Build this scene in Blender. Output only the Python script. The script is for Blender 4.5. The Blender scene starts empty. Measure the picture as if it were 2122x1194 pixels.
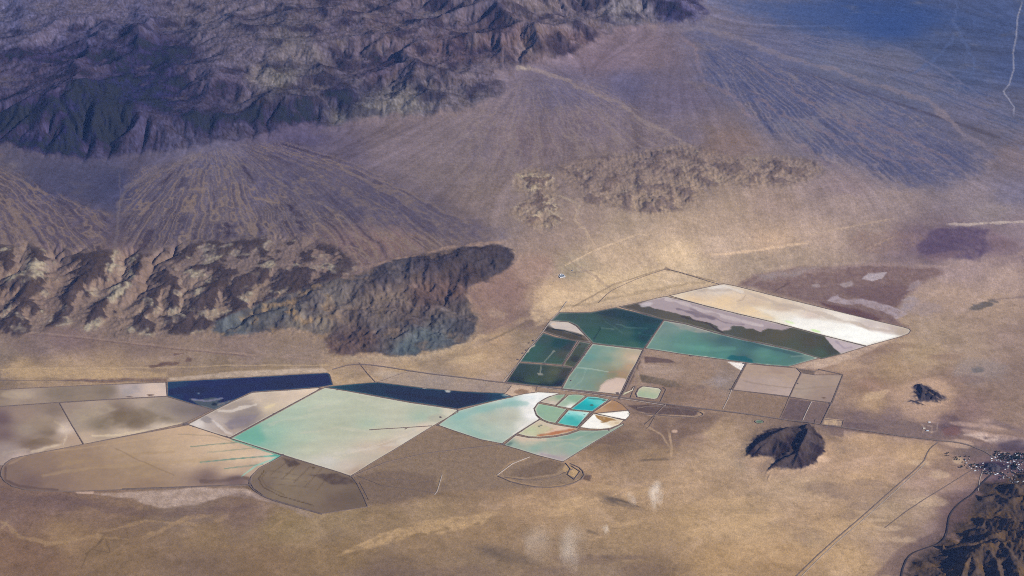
import bpy, bmesh, math, random, time
import numpy as np
from mathutils import Vector, Matrix, geometry
T0=time.time()
scene=bpy.context.scene
# ---------------------------------------------------------------- camera (from an aircraft 9.5 km above the valley)
cam_d=bpy.data.cameras.new('camera'); cam=bpy.data.objects.new('camera',cam_d); scene.collection.objects.link(cam)
cam.location=(0,0,9500.0); cam.rotation_euler=(math.radians(90-28.0),0,0)
cam_d.sensor_width=36; cam_d.lens=18/math.tan(math.radians(17.5)); cam_d.clip_start=10; cam_d.clip_end=200000
scene.camera=cam
# ---------------------------------------------------------------- sun and sky
SUN_EL=math.radians(31.0); SUN_DIR=Vector((0.86,-0.50,0)).normalized()
sv=Vector((SUN_DIR.x*math.cos(SUN_EL),SUN_DIR.y*math.cos(SUN_EL),math.sin(SUN_EL)))
world=bpy.data.worlds.new('World'); scene.world=world; world.use_nodes=True
wn=world.node_tree; wn.nodes.clear()
sky=wn.nodes.new('ShaderNodeTexSky'); sky.sky_type='NISHITA'; sky.sun_disc=False
sky.sun_elevation=SUN_EL; sky.sun_rotation=math.atan2(SUN_DIR.x,SUN_DIR.y); sky.altitude=3000; sky.dust_density=0.6
bg=wn.nodes.new('ShaderNodeBackground'); bg.inputs[1].default_value=0.065
wo=wn.nodes.new('ShaderNodeOutputWorld'); wn.links.new(sky.outputs[0],bg.inputs[0]); wn.links.new(bg.outputs[0],wo.inputs[0])
sd=bpy.data.lights.new('sun','SUN'); sd.energy=5.0; sd.angle=math.radians(0.5); sd.color=(1.0,0.955,0.89)
sun=bpy.data.objects.new('sun',sd); scene.collection.objects.link(sun); sun.rotation_euler=sv.to_track_quat('Z','Y').to_euler(); sun.location=(0,0,12000)
scene.view_settings.view_transform='Standard'; scene.view_settings.look='None'; scene.view_settings.gamma=1.0; scene.view_settings.exposure=0.5
scene.render.engine='CYCLES'
scene.cycles.max_bounces=4; scene.cycles.diffuse_bounces=2; scene.cycles.volume_bounces=2; scene.cycles.glossy_bounces=2
scene.cycles.use_denoising=False
scene.cycles.filter_width=1.0
scene.cycles.use_light_tree=False
scene.cycles.volume_step_rate=1.0
def tag(o,label=None,cat=None,group=None,kind=None):
    if label: o['label']=label
    if cat: o['category']=cat
    if group: o['group']=group
    if kind: o['kind']=kind
    return o
def make_haze():
    me=bpy.data.meshes.new('haze'); bm=bmesh.new(); bmesh.ops.create_cube(bm,size=1.0)
    x,y0,y1,z0,z1=52000,-6000,82000,-4.0,9512.0
    for v in bm.verts: v.co=Vector((v.co.x*2*x,(y0+y1)/2+v.co.y*(y1-y0),(z0+z1)/2+v.co.z*(z1-z0)))
    bm.to_mesh(me); bm.free(); o=bpy.data.objects.new('haze',me); scene.collection.objects.link(o)
    m=bpy.data.materials.new('haze_air'); m.use_nodes=True; nt=m.node_tree; nt.nodes.clear()
    pv=nt.nodes.new('ShaderNodeVolumePrincipled'); out=nt.nodes.new('ShaderNodeOutputMaterial')
    pv.inputs['Color'].default_value=HAZE_COL; pv.inputs['Density'].default_value=HAZE_D; pv.inputs['Anisotropy'].default_value=0.0
    nt.links.new(pv.outputs[0],out.inputs['Volume']); me.materials.append(m)
    m.cycles.homogeneous_volume=True
    tag(o,'thin bluish air haze over the whole valley','haze',kind='stuff')
HAZE_COL=(0.19,0.37,1.0,1); HAZE_D=3.8e-6
# ---------------------------------------------------------------- geometry of the view
W0,H0=2122.0,1194.0
HC=9500.0; DEP=math.radians(28.0); FP=(W0/2)/math.tan(math.radians(17.5))
cD,sD=math.cos(DEP),math.sin(DEP)
def unproj(u,v,z=0.0):
    a=(np.asarray(u,float)-W0/2)/FP; b=(H0/2-np.asarray(v,float))/FP
    dy=cD+b*sD; dz=-sD+b*cD
    s=(z-HC)/dz
    return a*s, dy*s
def proj(x,y,z):
    dz=z-HC
    Z=y*cD-dz*sD; Y=y*sD+dz*cD
    return W0/2+FP*x/Z, H0/2-FP*Y/Z
# ---------------------------------------------------------------- noise
rng=np.random.RandomState(7)
PERM=rng.permutation(65536).astype(np.int64); GR=rng.rand(65536)*2*np.pi
GX=np.cos(GR).astype(np.float32); GY=np.sin(GR).astype(np.float32)
def perlin(x,y,seed=0):
    xi=np.floor(x).astype(np.int64); yi=np.floor(y).astype(np.int64)
    xf=(x-xi).astype(np.float32); yf=(y-yi).astype(np.float32)
    sx=xf*xf*xf*(xf*(xf*6-15)+10); sy=yf*yf*yf*(yf*(yf*6-15)+10)
    def g(ix,iy,dx,dy):
        h=PERM[(PERM[(ix+seed*131)&65535]+iy)&65535]
        return GX[h]*dx+GY[h]*dy
    a=g(xi,yi,xf,yf); b=g(xi+1,yi,xf-1,yf); c=g(xi,yi+1,xf,yf-1); d=g(xi+1,yi+1,xf-1,yf-1)
    a=a+(b-a)*sx; c=c+(d-c)*sx
    return (a+(c-a)*sy)*1.5
def fbm(x,y,L,octv=5,gain=0.5,seed=0,ridge=False):
    r=np.zeros(np.shape(x),np.float32); a=1.0; t=0; f=1.0/L
    for o in range(octv):
        n=perlin(x*f+o*17.3,y*f-o*9.1,seed+o)
        if ridge: n=(1-np.abs(n)*1.6)**2-0.45
        r+=a*n; t+=a; a*=gain; f*=2.03
    return r/t
def sstep(a,b,x):
    t=np.clip((x-a)/(b-a),0,1); return t*t*(3-2*t)
def pip(u,v,poly):
    ins=np.zeros(np.shape(u),bool); P=list(poly); n=len(P)
    us=[p[0] for p in P]; vs=[p[1] for p in P]
    bb=(u>=min(us))&(u<=max(us))&(v>=min(vs))&(v<=max(vs))
    uu=u[bb]; vv=v[bb]; k=np.zeros(uu.shape,bool)
    for i in range(n):
        x1,y1=P[i]; x2,y2=P[(i+1)%n]
        if y1==y2: continue
        c=((y1>vv)!=(y2>vv))&(uu<(x2-x1)*(vv-y1)/(y2-y1)+x1)
        k^=c
    ins[bb]=k
    return ins
def segdist(u,v,pts,closed=False):
    d=np.full(np.shape(u),1e9,np.float32); P=list(pts)
    if closed: P=P+[P[0]]
    for (x1,y1),(x2,y2) in zip(P[:-1],P[1:]):
        dx,dy=x2-x1,y2-y1; L=dx*dx+dy*dy+1e-9
        t=np.clip(((u-x1)*dx+(v-y1)*dy)/L,0,1)
        d=np.minimum(d,np.hypot(u-x1-t*dx,v-y1-t*dy).astype(np.float32))
    return d
def boxblur(a,r,n=2):
    for _ in range(n):
        for ax in (0,1):
            p=[(0,0),(0,0)]; p[ax]=(r+1,r)
            c=np.cumsum(np.pad(a,p,mode='edge'),axis=ax,dtype=np.float64)
            if ax==0: a=(c[2*r+1:]-c[:-2*r-1])/(2*r+1)
            else: a=(c[:,2*r+1:]-c[:,:-2*r-1])/(2*r+1)
    return a.astype(np.float32)
# ---------------------------------------------------------------- macro relief (picture point, height)
CP=[(0,700,10),(200,705,8),(420,710,5),(600,740,3),(0,520,110),(250,520,100),(500,520,110),(700,520,75),(850,510,70),
 (0,330,330),(250,335,330),(600,280,370),(760,255,380),(900,250,370),(1060,200,440),(1100,145,520),(1000,300,250),(900,400,150),(1060,450,60),
 (1200,130,500),(1270,80,560),(1400,58,600),(1250,250,320),(1420,300,170),(1200,350,110),(1290,440,35),(1500,440,25),(1650,400,60),(1800,420,15),
 (1600,260,220),(1700,170,330),(1800,260,170),(1900,320,110),(2000,330,60),(2122,350,70),(2122,460,5),(1950,470,3),(1620,520,3),
 (1850,150,330),(1950,210,250),(2122,200,250),(1700,20,450),(1900,0,440),(2122,0,420),(2400,0,450),(2400,300,150),
 (0,200,520),(0,100,600),(0,0,650),(-300,0,600),(-300,300,330),(-300,520,120),(-300,720,10),
 (300,180,620),(300,60,640),(600,150,620),(700,60,700),(850,180,560),(950,60,760),(1150,20,800),(1300,10,760),(1450,20,650),
 (400,-100,700),(900,-100,800),(1400,-100,700),(2000,-100,520),(0,-150,650),
 (400,-600,700),(1700,-600,600),(-3000,-500,500),(5000,-500,500),
 (1200,560,12),(1100,500,30),(1100,600,5),(1500,540,0),(780,580,35),(2000,560,0),(2300,560,0),
 (0,800,0),(350,790,0),(700,780,0),(1000,790,0),(1060,700,0),(1150,640,0),(1400,590,0),(1600,600,0),(1886,690,0),(1750,760,0),(2122,800,0),(2122,650,0),
 (1600,950,0),(1000,1000,0),(500,1000,0),(0,1000,0),(0,1250,0),(600,1250,0),(1200,1250,0),(1700,1194,0),(1950,980,0),
 (1980,1080,15),(2122,1000,25),(2122,1150,90),(1950,1194,25),(2300,1100,140),(-400,900,0),(2400,850,0),(-400,1250,0)]
def macro_rbf():
    P=[]
    for u,v,h in CP:
        x,y=unproj(u,v,h); P.append((x/1000,y/1000,h))
    P=np.array(P); n=len(P)
    def ph(d2): return np.where(d2>0,d2*np.log(d2+1e-12),0)
    D=((P[:,None,:2]-P[None,:,:2])**2).sum(-1)
    A=np.zeros((n+3,n+3)); A[:n,:n]=ph(D)+np.eye(n)*0.6; A[:n,n]=1; A[:n,n+1:]=P[:,:2]; A[n,:n]=1; A[n+1:,:n]=P[:,:2].T
    w=np.linalg.solve(A,np.concatenate([P[:,2],[0,0,0]]))
    def f(x,y):
        x=x/1000; y=y/1000; r=w[n]+w[n+1]*x+w[n+2]*y
        for i in range(n):
            d2=(x-P[i,0])**2+(y-P[i,1])**2
            r=r+w[i]*ph(d2)
        return r
    return f
# ---------------------------------------------------------------- regular world grid for erosion
CELL=20.0
GX0,GX1,GY0,GY1=-11800.0,11800.0,9800.0,40000.0
NX=int((GX1-GX0)/CELL); NY=int((GY1-GY0)/CELL)
def upsample(a,ny,nx):
    yi=np.linspace(0,a.shape[0]-1,ny); xi=np.linspace(0,a.shape[1]-1,nx)
    y0=np.minimum(yi.astype(int),a.shape[0]-2); x0=np.minimum(xi.astype(int),a.shape[1]-2)
    fy=(yi-y0)[:,None]; fx=(xi-x0)[None,:]
    A=a[y0][:,x0]; B=a[y0][:,x0+1]; C=a[y0+1][:,x0]; D=a[y0+1][:,x0+1]
    return ((A*(1-fx)+B*fx)*(1-fy)+(C*(1-fx)+D*fx)*fy).astype(np.float32)
def bil(a,x,y):
    fx=np.clip((x-GX0)/(GX1-GX0)*(a.shape[1]-1),0,a.shape[1]-1.001); fy=np.clip((y-GY0)/(GY1-GY0)*(a.shape[0]-1),0,a.shape[0]-1.001)
    x0=fx.astype(np.int64); y0=fy.astype(np.int64); fx=(fx-x0).astype(np.float32); fy=(fy-y0).astype(np.float32)
    return (a[y0,x0]*(1-fx)+a[y0,x0+1]*fx)*(1-fy)+(a[y0+1,x0]*(1-fx)+a[y0+1,x0+1]*fx)*fy
NB=[(-1,-1),(-1,0),(-1,1),(0,-1),(0,1),(1,-1),(1,0),(1,1)]
def flow(z,cell):
    ny,nx=z.shape; zp=np.pad(z,1,constant_values=1e9)
    best=np.zeros(z.shape,np.float32); rec=np.arange(ny*nx).reshape(ny,nx).copy(); base=rec.copy(); mn=np.full(z.shape,1e9,np.float32)
    for dy,dx in NB:
        q=zp[1+dy:1+dy+ny,1+dx:1+dx+nx]
        s=(z-q)/(cell*(1.41421 if dy and dx else 1.0)); mn=np.minimum(mn,q)
        k=s>best; best=np.where(k,s,best); rec=np.where(k,base+dy*nx+dx,rec)
    return best,rec.ravel(),mn
def accum(rec,w):
    n=len(w); idx=np.arange(n); r=np.append(np.where(rec==idx,n,rec),n); S=np.append(w,0).astype(np.float64)
    for k in range(12):
        src=np.nonzero(r[:n]!=n)[0]
        if len(src)==0: break
        S=S+np.bincount(r[src],weights=S[src],minlength=n+1); r=r[r]
    return S[:n]
def erode(z,K,fixed,cell,iters,uplift=None,diff=0.04,m=0.45):
    for it in range(iters):
        s,rec,mn=flow(z,cell)
        z=np.where((mn>=z)&~fixed,mn+0.02,z)
        A=accum(rec,np.full(z.size,cell*cell/1e4)).reshape(z.shape)
        zr=z.ravel()[rec].reshape(z.shape)
        dz=K*np.minimum(A,np.where(K>0.25,1e9,6.0))**m*s
        zn=np.maximum(z-dz,zr+0.3*np.maximum(z-zr,0)*0+0.001)
        z=np.where(fixed,z,np.where(s>0,np.minimum(z,zn),z))
        if uplift is not None: z=z+uplift
        zp=np.pad(z,1,mode='edge'); lap=zp[:-2,1:-1]+zp[2:,1:-1]+zp[1:-1,:-2]+zp[1:-1,2:]-4*z
        z=np.where(fixed,z,z+diff*lap).astype(np.float32)
    return z,A
MOUNT=[(-900,-900),(-900,290),(-200,300),(0,300),(60,318),(130,326),(200,330),(245,325),(300,318),(370,312),(410,300),(440,290),(470,298),(550,283),(590,265),(640,258),(700,262),(735,248),(790,240),(860,240),(920,236),(970,222),(1020,208),(1052,192),(1050,176),(1015,166),(985,158),(1030,150),(1070,138),(1085,136),(1110,138),(1160,124),(1195,112),(1210,92),(1250,75),(1275,58),(1330,50),(1400,46),(1440,44),(1470,30),(1440,0),(1440,-200),(1500,-900)]
HILL2=[(420,688),(470,655),(560,625),(650,600),(740,575),(790,555),(860,535),(930,520),(1000,514),(1050,508),(1064,530),(1060,548),(1040,560),(1010,580),(960,595),(960,620),(975,650),(990,665),(970,700),(930,720),(880,732),(830,738),(760,732),(700,735),(672,715),(700,690),(650,690),(600,675),(540,690),(480,692)]
HILL3=[(1150,345),(1200,332),(1290,320),(1400,300),(1440,300),(1470,315),(1540,330),(1620,322),(1690,335),(1712,350),(1680,375),(1620,388),(1560,392),(1500,380),(1470,385),(1440,420),(1390,440),(1330,445),(1270,428),(1200,420),(1205,400),(1160,370)]
HILL3B=[(1060,362),(1110,345),(1150,372),(1165,400),(1150,420),(1160,460),(1120,480),(1080,460),(1055,440),(1090,410),(1075,390)]
DISS=[(-300,500),(-50,505),(60,515),(150,525),(215,522),(250,520),(290,530),(340,520),(420,500),(480,500),(560,495),(640,500),(690,512),(735,530),(725,560),(690,590),(640,600),(560,622),(470,652),(420,690),(330,690),(240,702),(180,690),(140,660),(60,690),(-50,700),(-300,700)]
BUTTE=[(1536,938),(1560,915),(1600,900),(1625,890),(1650,905),(1672,900),(1688,884),(1705,905),(1712,925),(1690,938),(1672,962),(1640,972),(1610,958),(1588,975),(1580,960),(1560,950)]
BUTTE2=[(1880,835),(1890,815),(1888,800),(1905,788),(1925,797),(1945,812),(1953,828),(1930,828),(1910,842)]
MNTR=[(1905,1240),(1890,1190),(1905,1165),(1945,1150),(1960,1130),(1985,1108),(2020,1075),(2030,1050),(2070,1035),(2035,1020),(2050,1005),(2090,1005),(2130,990),(2500,960),(2500,1400),(1905,1400)]
FLAT=[(-1900,725),(300,722),(690,722),(900,715),(980,672),(1050,630),(1130,590),(1290,550),(1400,530),(1500,522),(1700,530),(1900,590),(3800,590),(3800,900),(2200,930),(1990,985),(1940,1060),(1870,1160),(1840,1900),(-1900,1900)]
RELIEF=[ # polygon, blur (cells), amplitude, base lift, noise length
 (MOUNT,9,270.0,150.0,1500.0),(HILL2,6,120.0,60.0,600.0),(HILL3,5,50.0,15.0,300.0),(HILL3B,4,50.0,8.0,260.0),(DISS,7,14.0,14.0,200.0),
 (BUTTE,4,120.0,95.0,240.0),(BUTTE2,3,30.0,75.0,260.0),(MNTR,6,30.0,6.0,400.0)]
def lic(E,n1,steps,h):
    gy,gx=np.gradient(boxblur(E,3,1)); g=np.hypot(gx,gy)+1e-6; gx/=g; gy/=g
    ny,nx=E.shape; jj,ii=np.meshgrid(np.arange(nx,dtype=np.float32),np.arange(ny,dtype=np.float32))
    acc=n1.copy(); cnt=1
    for sgn in (1,-1):
        px=jj.copy(); py=ii.copy()
        for s in range(steps):
            a=np.clip(py,0,ny-1).astype(np.int64); b=np.clip(px,0,nx-1).astype(np.int64)
            px+=sgn*h*gx[a,b]; py+=sgn*h*gy[a,b]
            a=np.clip(py,0,ny-1).astype(np.int64); b=np.clip(px,0,nx-1).astype(np.int64)
            acc+=n1[a,b]; cnt+=1
    acc/=cnt; acc-=acc.mean(); return acc/acc.std()
FRONT=[(-900,235),(0,232),(80,225),(160,205),(300,190),(400,225),(480,205),(600,195),(700,205),(735,245),(700,262),(550,285),(440,300),(250,335),(0,320),(-900,320)]
def rug_f(X,Y,U,V):
    r=sstep(-0.12,0.22,fbm(X,Y,1700,4,seed=71)+0.12*sstep(420,640,U)+0.18*np.exp(-((U-300)/190)**2-((V-110)/26)**2)*3)
    fr=sstep(28,-4,segdist(U,V,[(-900,285),(0,275),(150,260),(330,240),(420,275),(520,245),(690,235)]))
    r=np.maximum(r,fr); r=np.maximum(r,0.75*sstep(620,760,U))
    return (r*(1-0.8*sstep(60,10,V)*sstep(560,300,U))).astype(np.float32)
def isl_f(X,Y,L=300,seed=811):
    wx=fbm(X,Y,420,4,seed=seed+9)*150
    return fbm(X+wx*1.0,(Y+wx*0.5)*0.62,L,5,0.62,seed=seed)
RIDGES5=[[(1546,946,14),(1566,928,55),(1582,917,85),(1600,906,112),(1614,899,122),(1626,893,88),(1634,888,30)],[(1600,907,112),(1618,917,95),(1634,930,72),(1646,941,48)],[(1600,908,110),(1588,924,62),(1572,938,34),(1556,950,12)],[(1614,900,118),(1612,926,50),(1604,942,16)],
 [(1670,886,60),(1676,880,36)],[(1674,892,60),(1672,903,98),(1666,915,112),(1658,930,92),(1654,943,96),(1650,956,52),(1644,968,18)],[(1666,914,110),(1684,924,76),(1700,932,46),(1713,938,12)],[(1672,903,96),(1692,908,60),(1706,918,22)],[(1655,943,92),(1672,954,48),(1686,964,12)],[(1655,941,92),(1636,950,60),(1616,958,40),(1600,968,26),(1588,980,8)],[(1654,944,92),(1660,960,44),(1662,972,10)],[(1646,941,48),(1628,944,40)],[(1596,984,10),(1592,992,14)]]
RIDGES6=[[(1892,786,12),(1902,788,8)],[(1898,800,26),(1906,796,42),(1912,806,52),(1910,818,44),(1908,826,24)],[(1896,812,20),(1906,816,34)],[(1918,802,26),(1930,808,40),(1944,816,36),(1952,826,14)],[(1924,816,38),(1936,822,42),(1948,828,20)],[(1882,832,14),(1890,830,24),(1902,834,22),(1918,840,10)],[(1940,831,14),(1950,836,10)]]
RIDGES7=[[(2040,1004,8),(2058,1008,26),(2080,1006,34),(2104,1016,52),(2150,1018,80)],[(2108,985,10),(2124,990,30),(2160,990,50)],[(2024,1028,10),(2040,1036,30),(2062,1030,26),(2090,1044,56),(2120,1040,44),(2150,1054,80)],[(2018,1078,12),(2045,1085,58),(2075,1090,88),(2110,1100,120),(2170,1110,170)],[(1986,1110,12),(2010,1111,45),(2040,1113,78),(2080,1118,120),(2150,1125,180)],
 [(1950,1146,10),(1985,1140,46),(2010,1138,76),(2040,1128,100),(2080,1118,120)],[(1988,1215,60),(1996,1190,88),(2012,1166,120),(2036,1148,150),(2072,1142,170),(2140,1150,210)],[(2036,1148,150),(2060,1180,110),(2070,1215,90)],[(2072,1142,170),(2100,1180,140),(2110,1220,110)],[(2012,1166,120),(2020,1200,90)],[(1896,1168,14),(1912,1170,32),(1930,1174,18)],[(1903,1196,20),(1915,1212,34),(1920,1240,30)],[(2075,1090,88),(2090,1105,70)],[(2045,1085,58),(2056,1100,40)],[(2100,1016,80),(2110,1030,50)],[(1940,1160,14),(1960,1163,30),(1985,1158,24)]]
def ridge_field(X,Y,RG,slope,seed,kr=0.45):
    out=np.zeros(X.shape,np.float32); pts=[p for r in RG for p in r]; wx=[unproj(p[0],p[1],p[2]*.6) for p in pts]
    S=(X>min(w[0] for w in wx)-420)&(X<max(w[0] for w in wx)+420)&(Y>min(w[1] for w in wx)-520)&(Y<max(w[1] for w in wx)+520)
    x=X[S]; y=Y[S]; o=np.zeros(x.shape,np.float32); n=fbm(x,y,170,4,seed=seed); nr=fbm(x,y,75,4,0.6,seed=seed+4,ridge=True)
    for r in RG:
        for a,b in zip(r[:-1],r[1:]):
            ax,ay=unproj(a[0],a[1],a[2]*.8); bx,by=unproj(b[0],b[1],b[2]*.8); dx,dy=bx-ax,by-ay; L2=dx*dx+dy*dy; t=np.clip(((x-ax)*dx+(y-ay)*dy)/L2,0,1)
            d=np.hypot(x-ax-t*dx,y-ay-t*dy); h=a[2]*(1-t)+b[2]*t
            # gullies run straight down the flanks: ribs vary along the crest
            al=((x-ax)*dx+(y-ay)*dy)/math.sqrt(L2); rib=perlin(al/34.0+seed,d/260.0,seed+9)
            o=np.maximum(o,h*(1+0.08*n)-slope*d*(1+0.35*n+kr*rib+0.15*nr+(0.45-kr)*1.3*n))
    out[S]=np.maximum(o,0); return out
def build_terrain():
    f=macro_rbf()
    gx=np.linspace(GX0,GX1,150); gy=np.linspace(GY0,GY1,190); X,Y=np.meshgrid(gx,gy)
    R=f(X,Y).astype(np.float32)
    E=upsample(R,NY,NX)
    x=np.linspace(GX0,GX1,NX); y=np.linspace(GY0,GY1,NY); X,Y=np.meshgrid(x,y); X=X.astype(np.float32); Y=Y.astype(np.float32)
    for u,v,h,sl,w in ((430,300,380,.060,1),(1095,146,540,.052,1),(1395,60,620,.048,1),(-120,330,340,.05,1),(1300,-20,0,.05,0),(2250,-60,470,.04,1)):
        if not w: continue
        ax,ay=unproj(u,v,h); d=np.hypot(X-ax,Y-ay); c=h-sl*d+sl*0.10*d*np.clip(d/6000,0,1)
        k=60.0; E=(np.maximum(E,c)+np.maximum(k-np.abs(E-c),0)**2/(4*k)).astype(np.float32)
    E=boxblur(E,10,2)-5.0
    k=14.0; E=(np.maximum(E,0)+np.maximum(k-np.abs(E),0)**2/(4*k)).astype(np.float32)
    U,V=proj(X,Y,E); flatm=boxblur(pip(U,V,FLAT).astype(np.float32),58,3); E=E*sstep(0.56,0.0,flatm)
    U,V=proj(X,Y,E)
    LIC3=boxblur(lic(E,boxblur(np.random.RandomState(8).randn(*E.shape).astype(np.float32),5,2)*30,34,2.4),1,1)
    masks=[]; z=E.copy(); Km=np.full(E.shape,0.008,np.float32); rug=rug_f(X,Y,U,V)
    wx=fbm(X,Y,1500,4,seed=3)*200; wy=fbm(X,Y,1500,4,seed=9)*200
    for i,(poly,bl,amp,lift,L) in enumerate(RELIEF):
        m=pip(U+wx*0.03,V+wy*0.015,poly).astype(np.float32)
        soft=boxblur(m,bl,2); soft2=boxblur(m,bl*3,2)
        prof=soft*np.clip(soft2*1.3,0,1)
        if i in (5,6):
            hR=ridge_field(X,Y,RIDGES5 if i==5 else RIDGES6,0.62,880+i); sf=boxblur((hR>2).astype(np.float32),2,2); masks.append(sf); continue
        n=fbm(X+wx,Y+wy,L,6,0.55,seed=20+i,ridge=True)
        n2=fbm(X,Y,L*0.3,5,0.6,seed=60+i,ridge=True)
        if i==0: soft_=soft; amp_=amp*(0.14+0.62*rug); n2=n2*1.5; lift=lift*0.62; n2=n2*1.25
        else: amp_=amp
        if i==4: F4=0.55*isl_f(X,Y)+0.13*LIC3; z=z+soft*30*sstep(-0.08,0.08,F4)
        if i in (2,3): z=z+soft*46*sstep(-0.1,0.2,isl_f(X,Y,240,821))
        z=z+prof*(lift+amp_*1.6*n+amp_*0.5*n2); masks.append(soft)
        Km=np.maximum(Km,soft*(0.9 if i not in(4,) else 1.1))
    # big features of the range: long ridges with valleys between
    m=masks[0]; z=z+m*70*fbm(X,Y*1.4,3200,3,seed=77)
    for u,v,h,wpx,hh in ((270,100,640,420,150),(310,105,640,300,80),(160,170,560,300,110),(450,190,560,320,100),(100,260,440,700,190),(200,240,450,600,170),(330,275,420,400,60),(600,240,440,450,90),(1050,60,640,700,90),(850,180,520,420,70),(1120,110,560,300,110)):
        ax,ay=unproj(u,v,h); d2=((X-ax)**2+((Y-ay)*0.8)**2)/(wpx*wpx); z=z+hh*np.exp(-d2)
    # wash trench lines leading out of the range
    fixed=(E<1.5)&(sum(masks)<0.05)
    fixed[:2]=True; fixed[:, :1]=True; fixed[:, -1:]=True; fixed[-1:]=True
    z=z+fbm(X,Y,300,3,seed=41)*2.0*np.clip(E/60,0,1)
    # coarse pass then fine pass
    c2=lambda a:upsample(a,NY//2,NX//2)
    zc=c2(z); fc=c2(fixed.astype(np.float32))>0.5; Kc=c2(Km)
    zc0=zc.copy()
    up=c2(sum(masks[i]*w for i,w in ((0,1.0),(7,1.0),(1,.5),(5,.6),(6,.3))))*0.8
    zc,A=erode(zc,Kc*3.2,fc,CELL*2,70,uplift=up,diff=0.03)
    z=z+upsample(zc-zc0,NY,NX)
    z=z+fbm(X,Y,120,3,seed=51)*(1.2+6*np.clip(sum(masks),0,1))*np.clip(E/40+sum(masks),0,1)
    z,A=erode(z,Km*2.6,fixed,CELL,34,uplift=None,diff=0.012)
    mm=np.clip(masks[0]+masks[1]*0.8+masks[5]+masks[7]*.8,0,1); z=E+(z-E)*(1+0.22*mm)
    return E,z,A.astype(np.float32),masks,X,F4
# ---------------------------------------------------------------- ground colours
def s2l(c):
    c=np.asarray(c,np.float32)/255.0
    return np.where(c<=.04045,c/12.92,((c+.055)/1.055)**2.4)
HZ=np.array([[0.000434, 0.00049], [0.000869, 0.000957], [0.002505, 0.00236]]); GN=np.array([[-0.00351, 0.1592], [-0.00318, 0.16922], [-0.002, 0.22715]])
def to_albedo(rgb,dist_km,lo=0.015,hi=0.93):
    L=s2l(rgb); out=np.empty_like(L)
    for c in range(3):
        out[...,c]=(L[...,c]-(HZ[c,0]*dist_km+HZ[c,1]))/np.exp(GN[c,0]*dist_km+GN[c,1])
    return np.clip(out,lo,hi)
def mixc(col,c,a):
    a=np.asarray(a)[...,None]; return col*(1-a)+np.asarray(c,np.float32)*a
class Paint:
    rg=False
    def rc(s,c,v): return regrade(1300,v,c) if s.rg else c
    def __init__(s,u,v,x,y,col):
        s.u=u.astype(np.float32); s.v=v.astype(np.float32); s.x=x; s.y=y; s.col=col
        s.n1=fbm(x,y,260,4,seed=201); s.n2=fbm(x,y,260,4,seed=207); s.n3=fbm(x,y,90,3,seed=213); s.nL=fbm(x,y,1300,5,seed=219)
    def _box(s,u0,u1,v0,v1): return (s.u>u0)&(s.u<u1)&(s.v>v0)&(s.v<v1)
    def poly(s,P,c,a=1.0,soft=2.0,warp=0.0,tex=0.0):
        us=[p[0] for p in P]; vs=[p[1] for p in P]; m=warp*1.5+soft*2+2
        k=s._box(min(us)-m,max(us)+m,min(vs)-m,max(vs)+m)
        if not k.any(): return
        c=s.rc(c,sum(vs)/len(vs)); u=s.u[k]+s.n1[k]*warp*1.6; v=s.v[k]+s.n2[k]*warp*0.8
        ins=pip(u,v,P); d=segdist(u,v*1.6,[(p[0],p[1]*1.6) for p in P],True); sd=np.where(ins,d,-d)
        w=sstep(-soft,soft,sd)*a
        if tex: w=w*np.clip(1+tex*s.n3[k]*2+tex*s.n1[k],0,1.3)
        s.col[k]=mixc(s.col[k],c,np.clip(w,0,1))
    def line(s,P,w,c,a=1.0,warp=0.0,soft=None,vary=0.0):
        us=[p[0] for p in P]; vs=[p[1] for p in P]; m=w*2+warp*1.5+4
        k=s._box(min(us)-m,max(us)+m,min(vs)-m,max(vs)+m)
        if not k.any(): return
        c=s.rc(c,sum(vs)/len(vs)); u=s.u[k]+s.n1[k]*warp*1.6; v=s.v[k]+s.n2[k]*warp
        d=segdist(u,v,P)+s.n3[k]*min(w*0.35,3.0); ww=w*(1+(vary+0.35*(w>3))*s.n1[k]*1.6); soft=soft or max(0.8,w*0.35)
        e=6+3*w; L_=sum(math.hypot(b[0]-a[0],b[1]-a[1]) for a,b in zip(P[:-1],P[1:])); e=min(e,L_*.25); fd=1.0
        for q in (P[0],P[-1]):
            if 0<q[0]<2122 and 0<q[1]<1194 and s.rg: fd=fd*np.clip(0.1+np.hypot(u-q[0],v-q[1])/e,0,1)
        a=a*fd
        s.col[k]=mixc(s.col[k],c,np.clip(sstep(ww/2+soft,ww/2-soft*0.5,d)*a*(1+(0.5*s.n2[k] if w>3 else 0)),0,1))
    def blob(s,cu,cv,ru,rv,c,a=1.0,rot=0.0,rag=0.5,hard=0.5,fine=0.0):
        r=max(ru,rv)*1.9+3; k=s._box(cu-r,cu+r,cv-r,cv+r)
        if not k.any(): return
        c=s.rc(c,cv); t=math.radians(rot); du=s.u[k]-cu; dv=s.v[k]-cv
        p=(du*math.cos(t)+dv*math.sin(t))/ru; q=(-du*math.sin(t)+dv*math.cos(t))/rv
        d=np.sqrt(p*p+q*q)+rag*(s.n1[k]*0.8+s.nL[k]*0.3)+fine*s.n3[k]
        s.col[k]=mixc(s.col[k],c,sstep(1+hard*0.6,1-hard*0.6,d)*a)
def idw(u,v,pts,p=3.2,vs=1.7,eps=60.0):
    num=np.zeros(u.shape+(3,),np.float32); den=np.zeros(u.shape,np.float32)
    for (pu,pv,c) in pts:
        w=1.0/(((u-pu)**2+(vs*(v-pv))**2+eps)**(p/2)).astype(np.float32)
        w=w*1e6; num+=w[...,None]*np.array(c,np.float32); den+=w
    return num/den[...,None]
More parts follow.
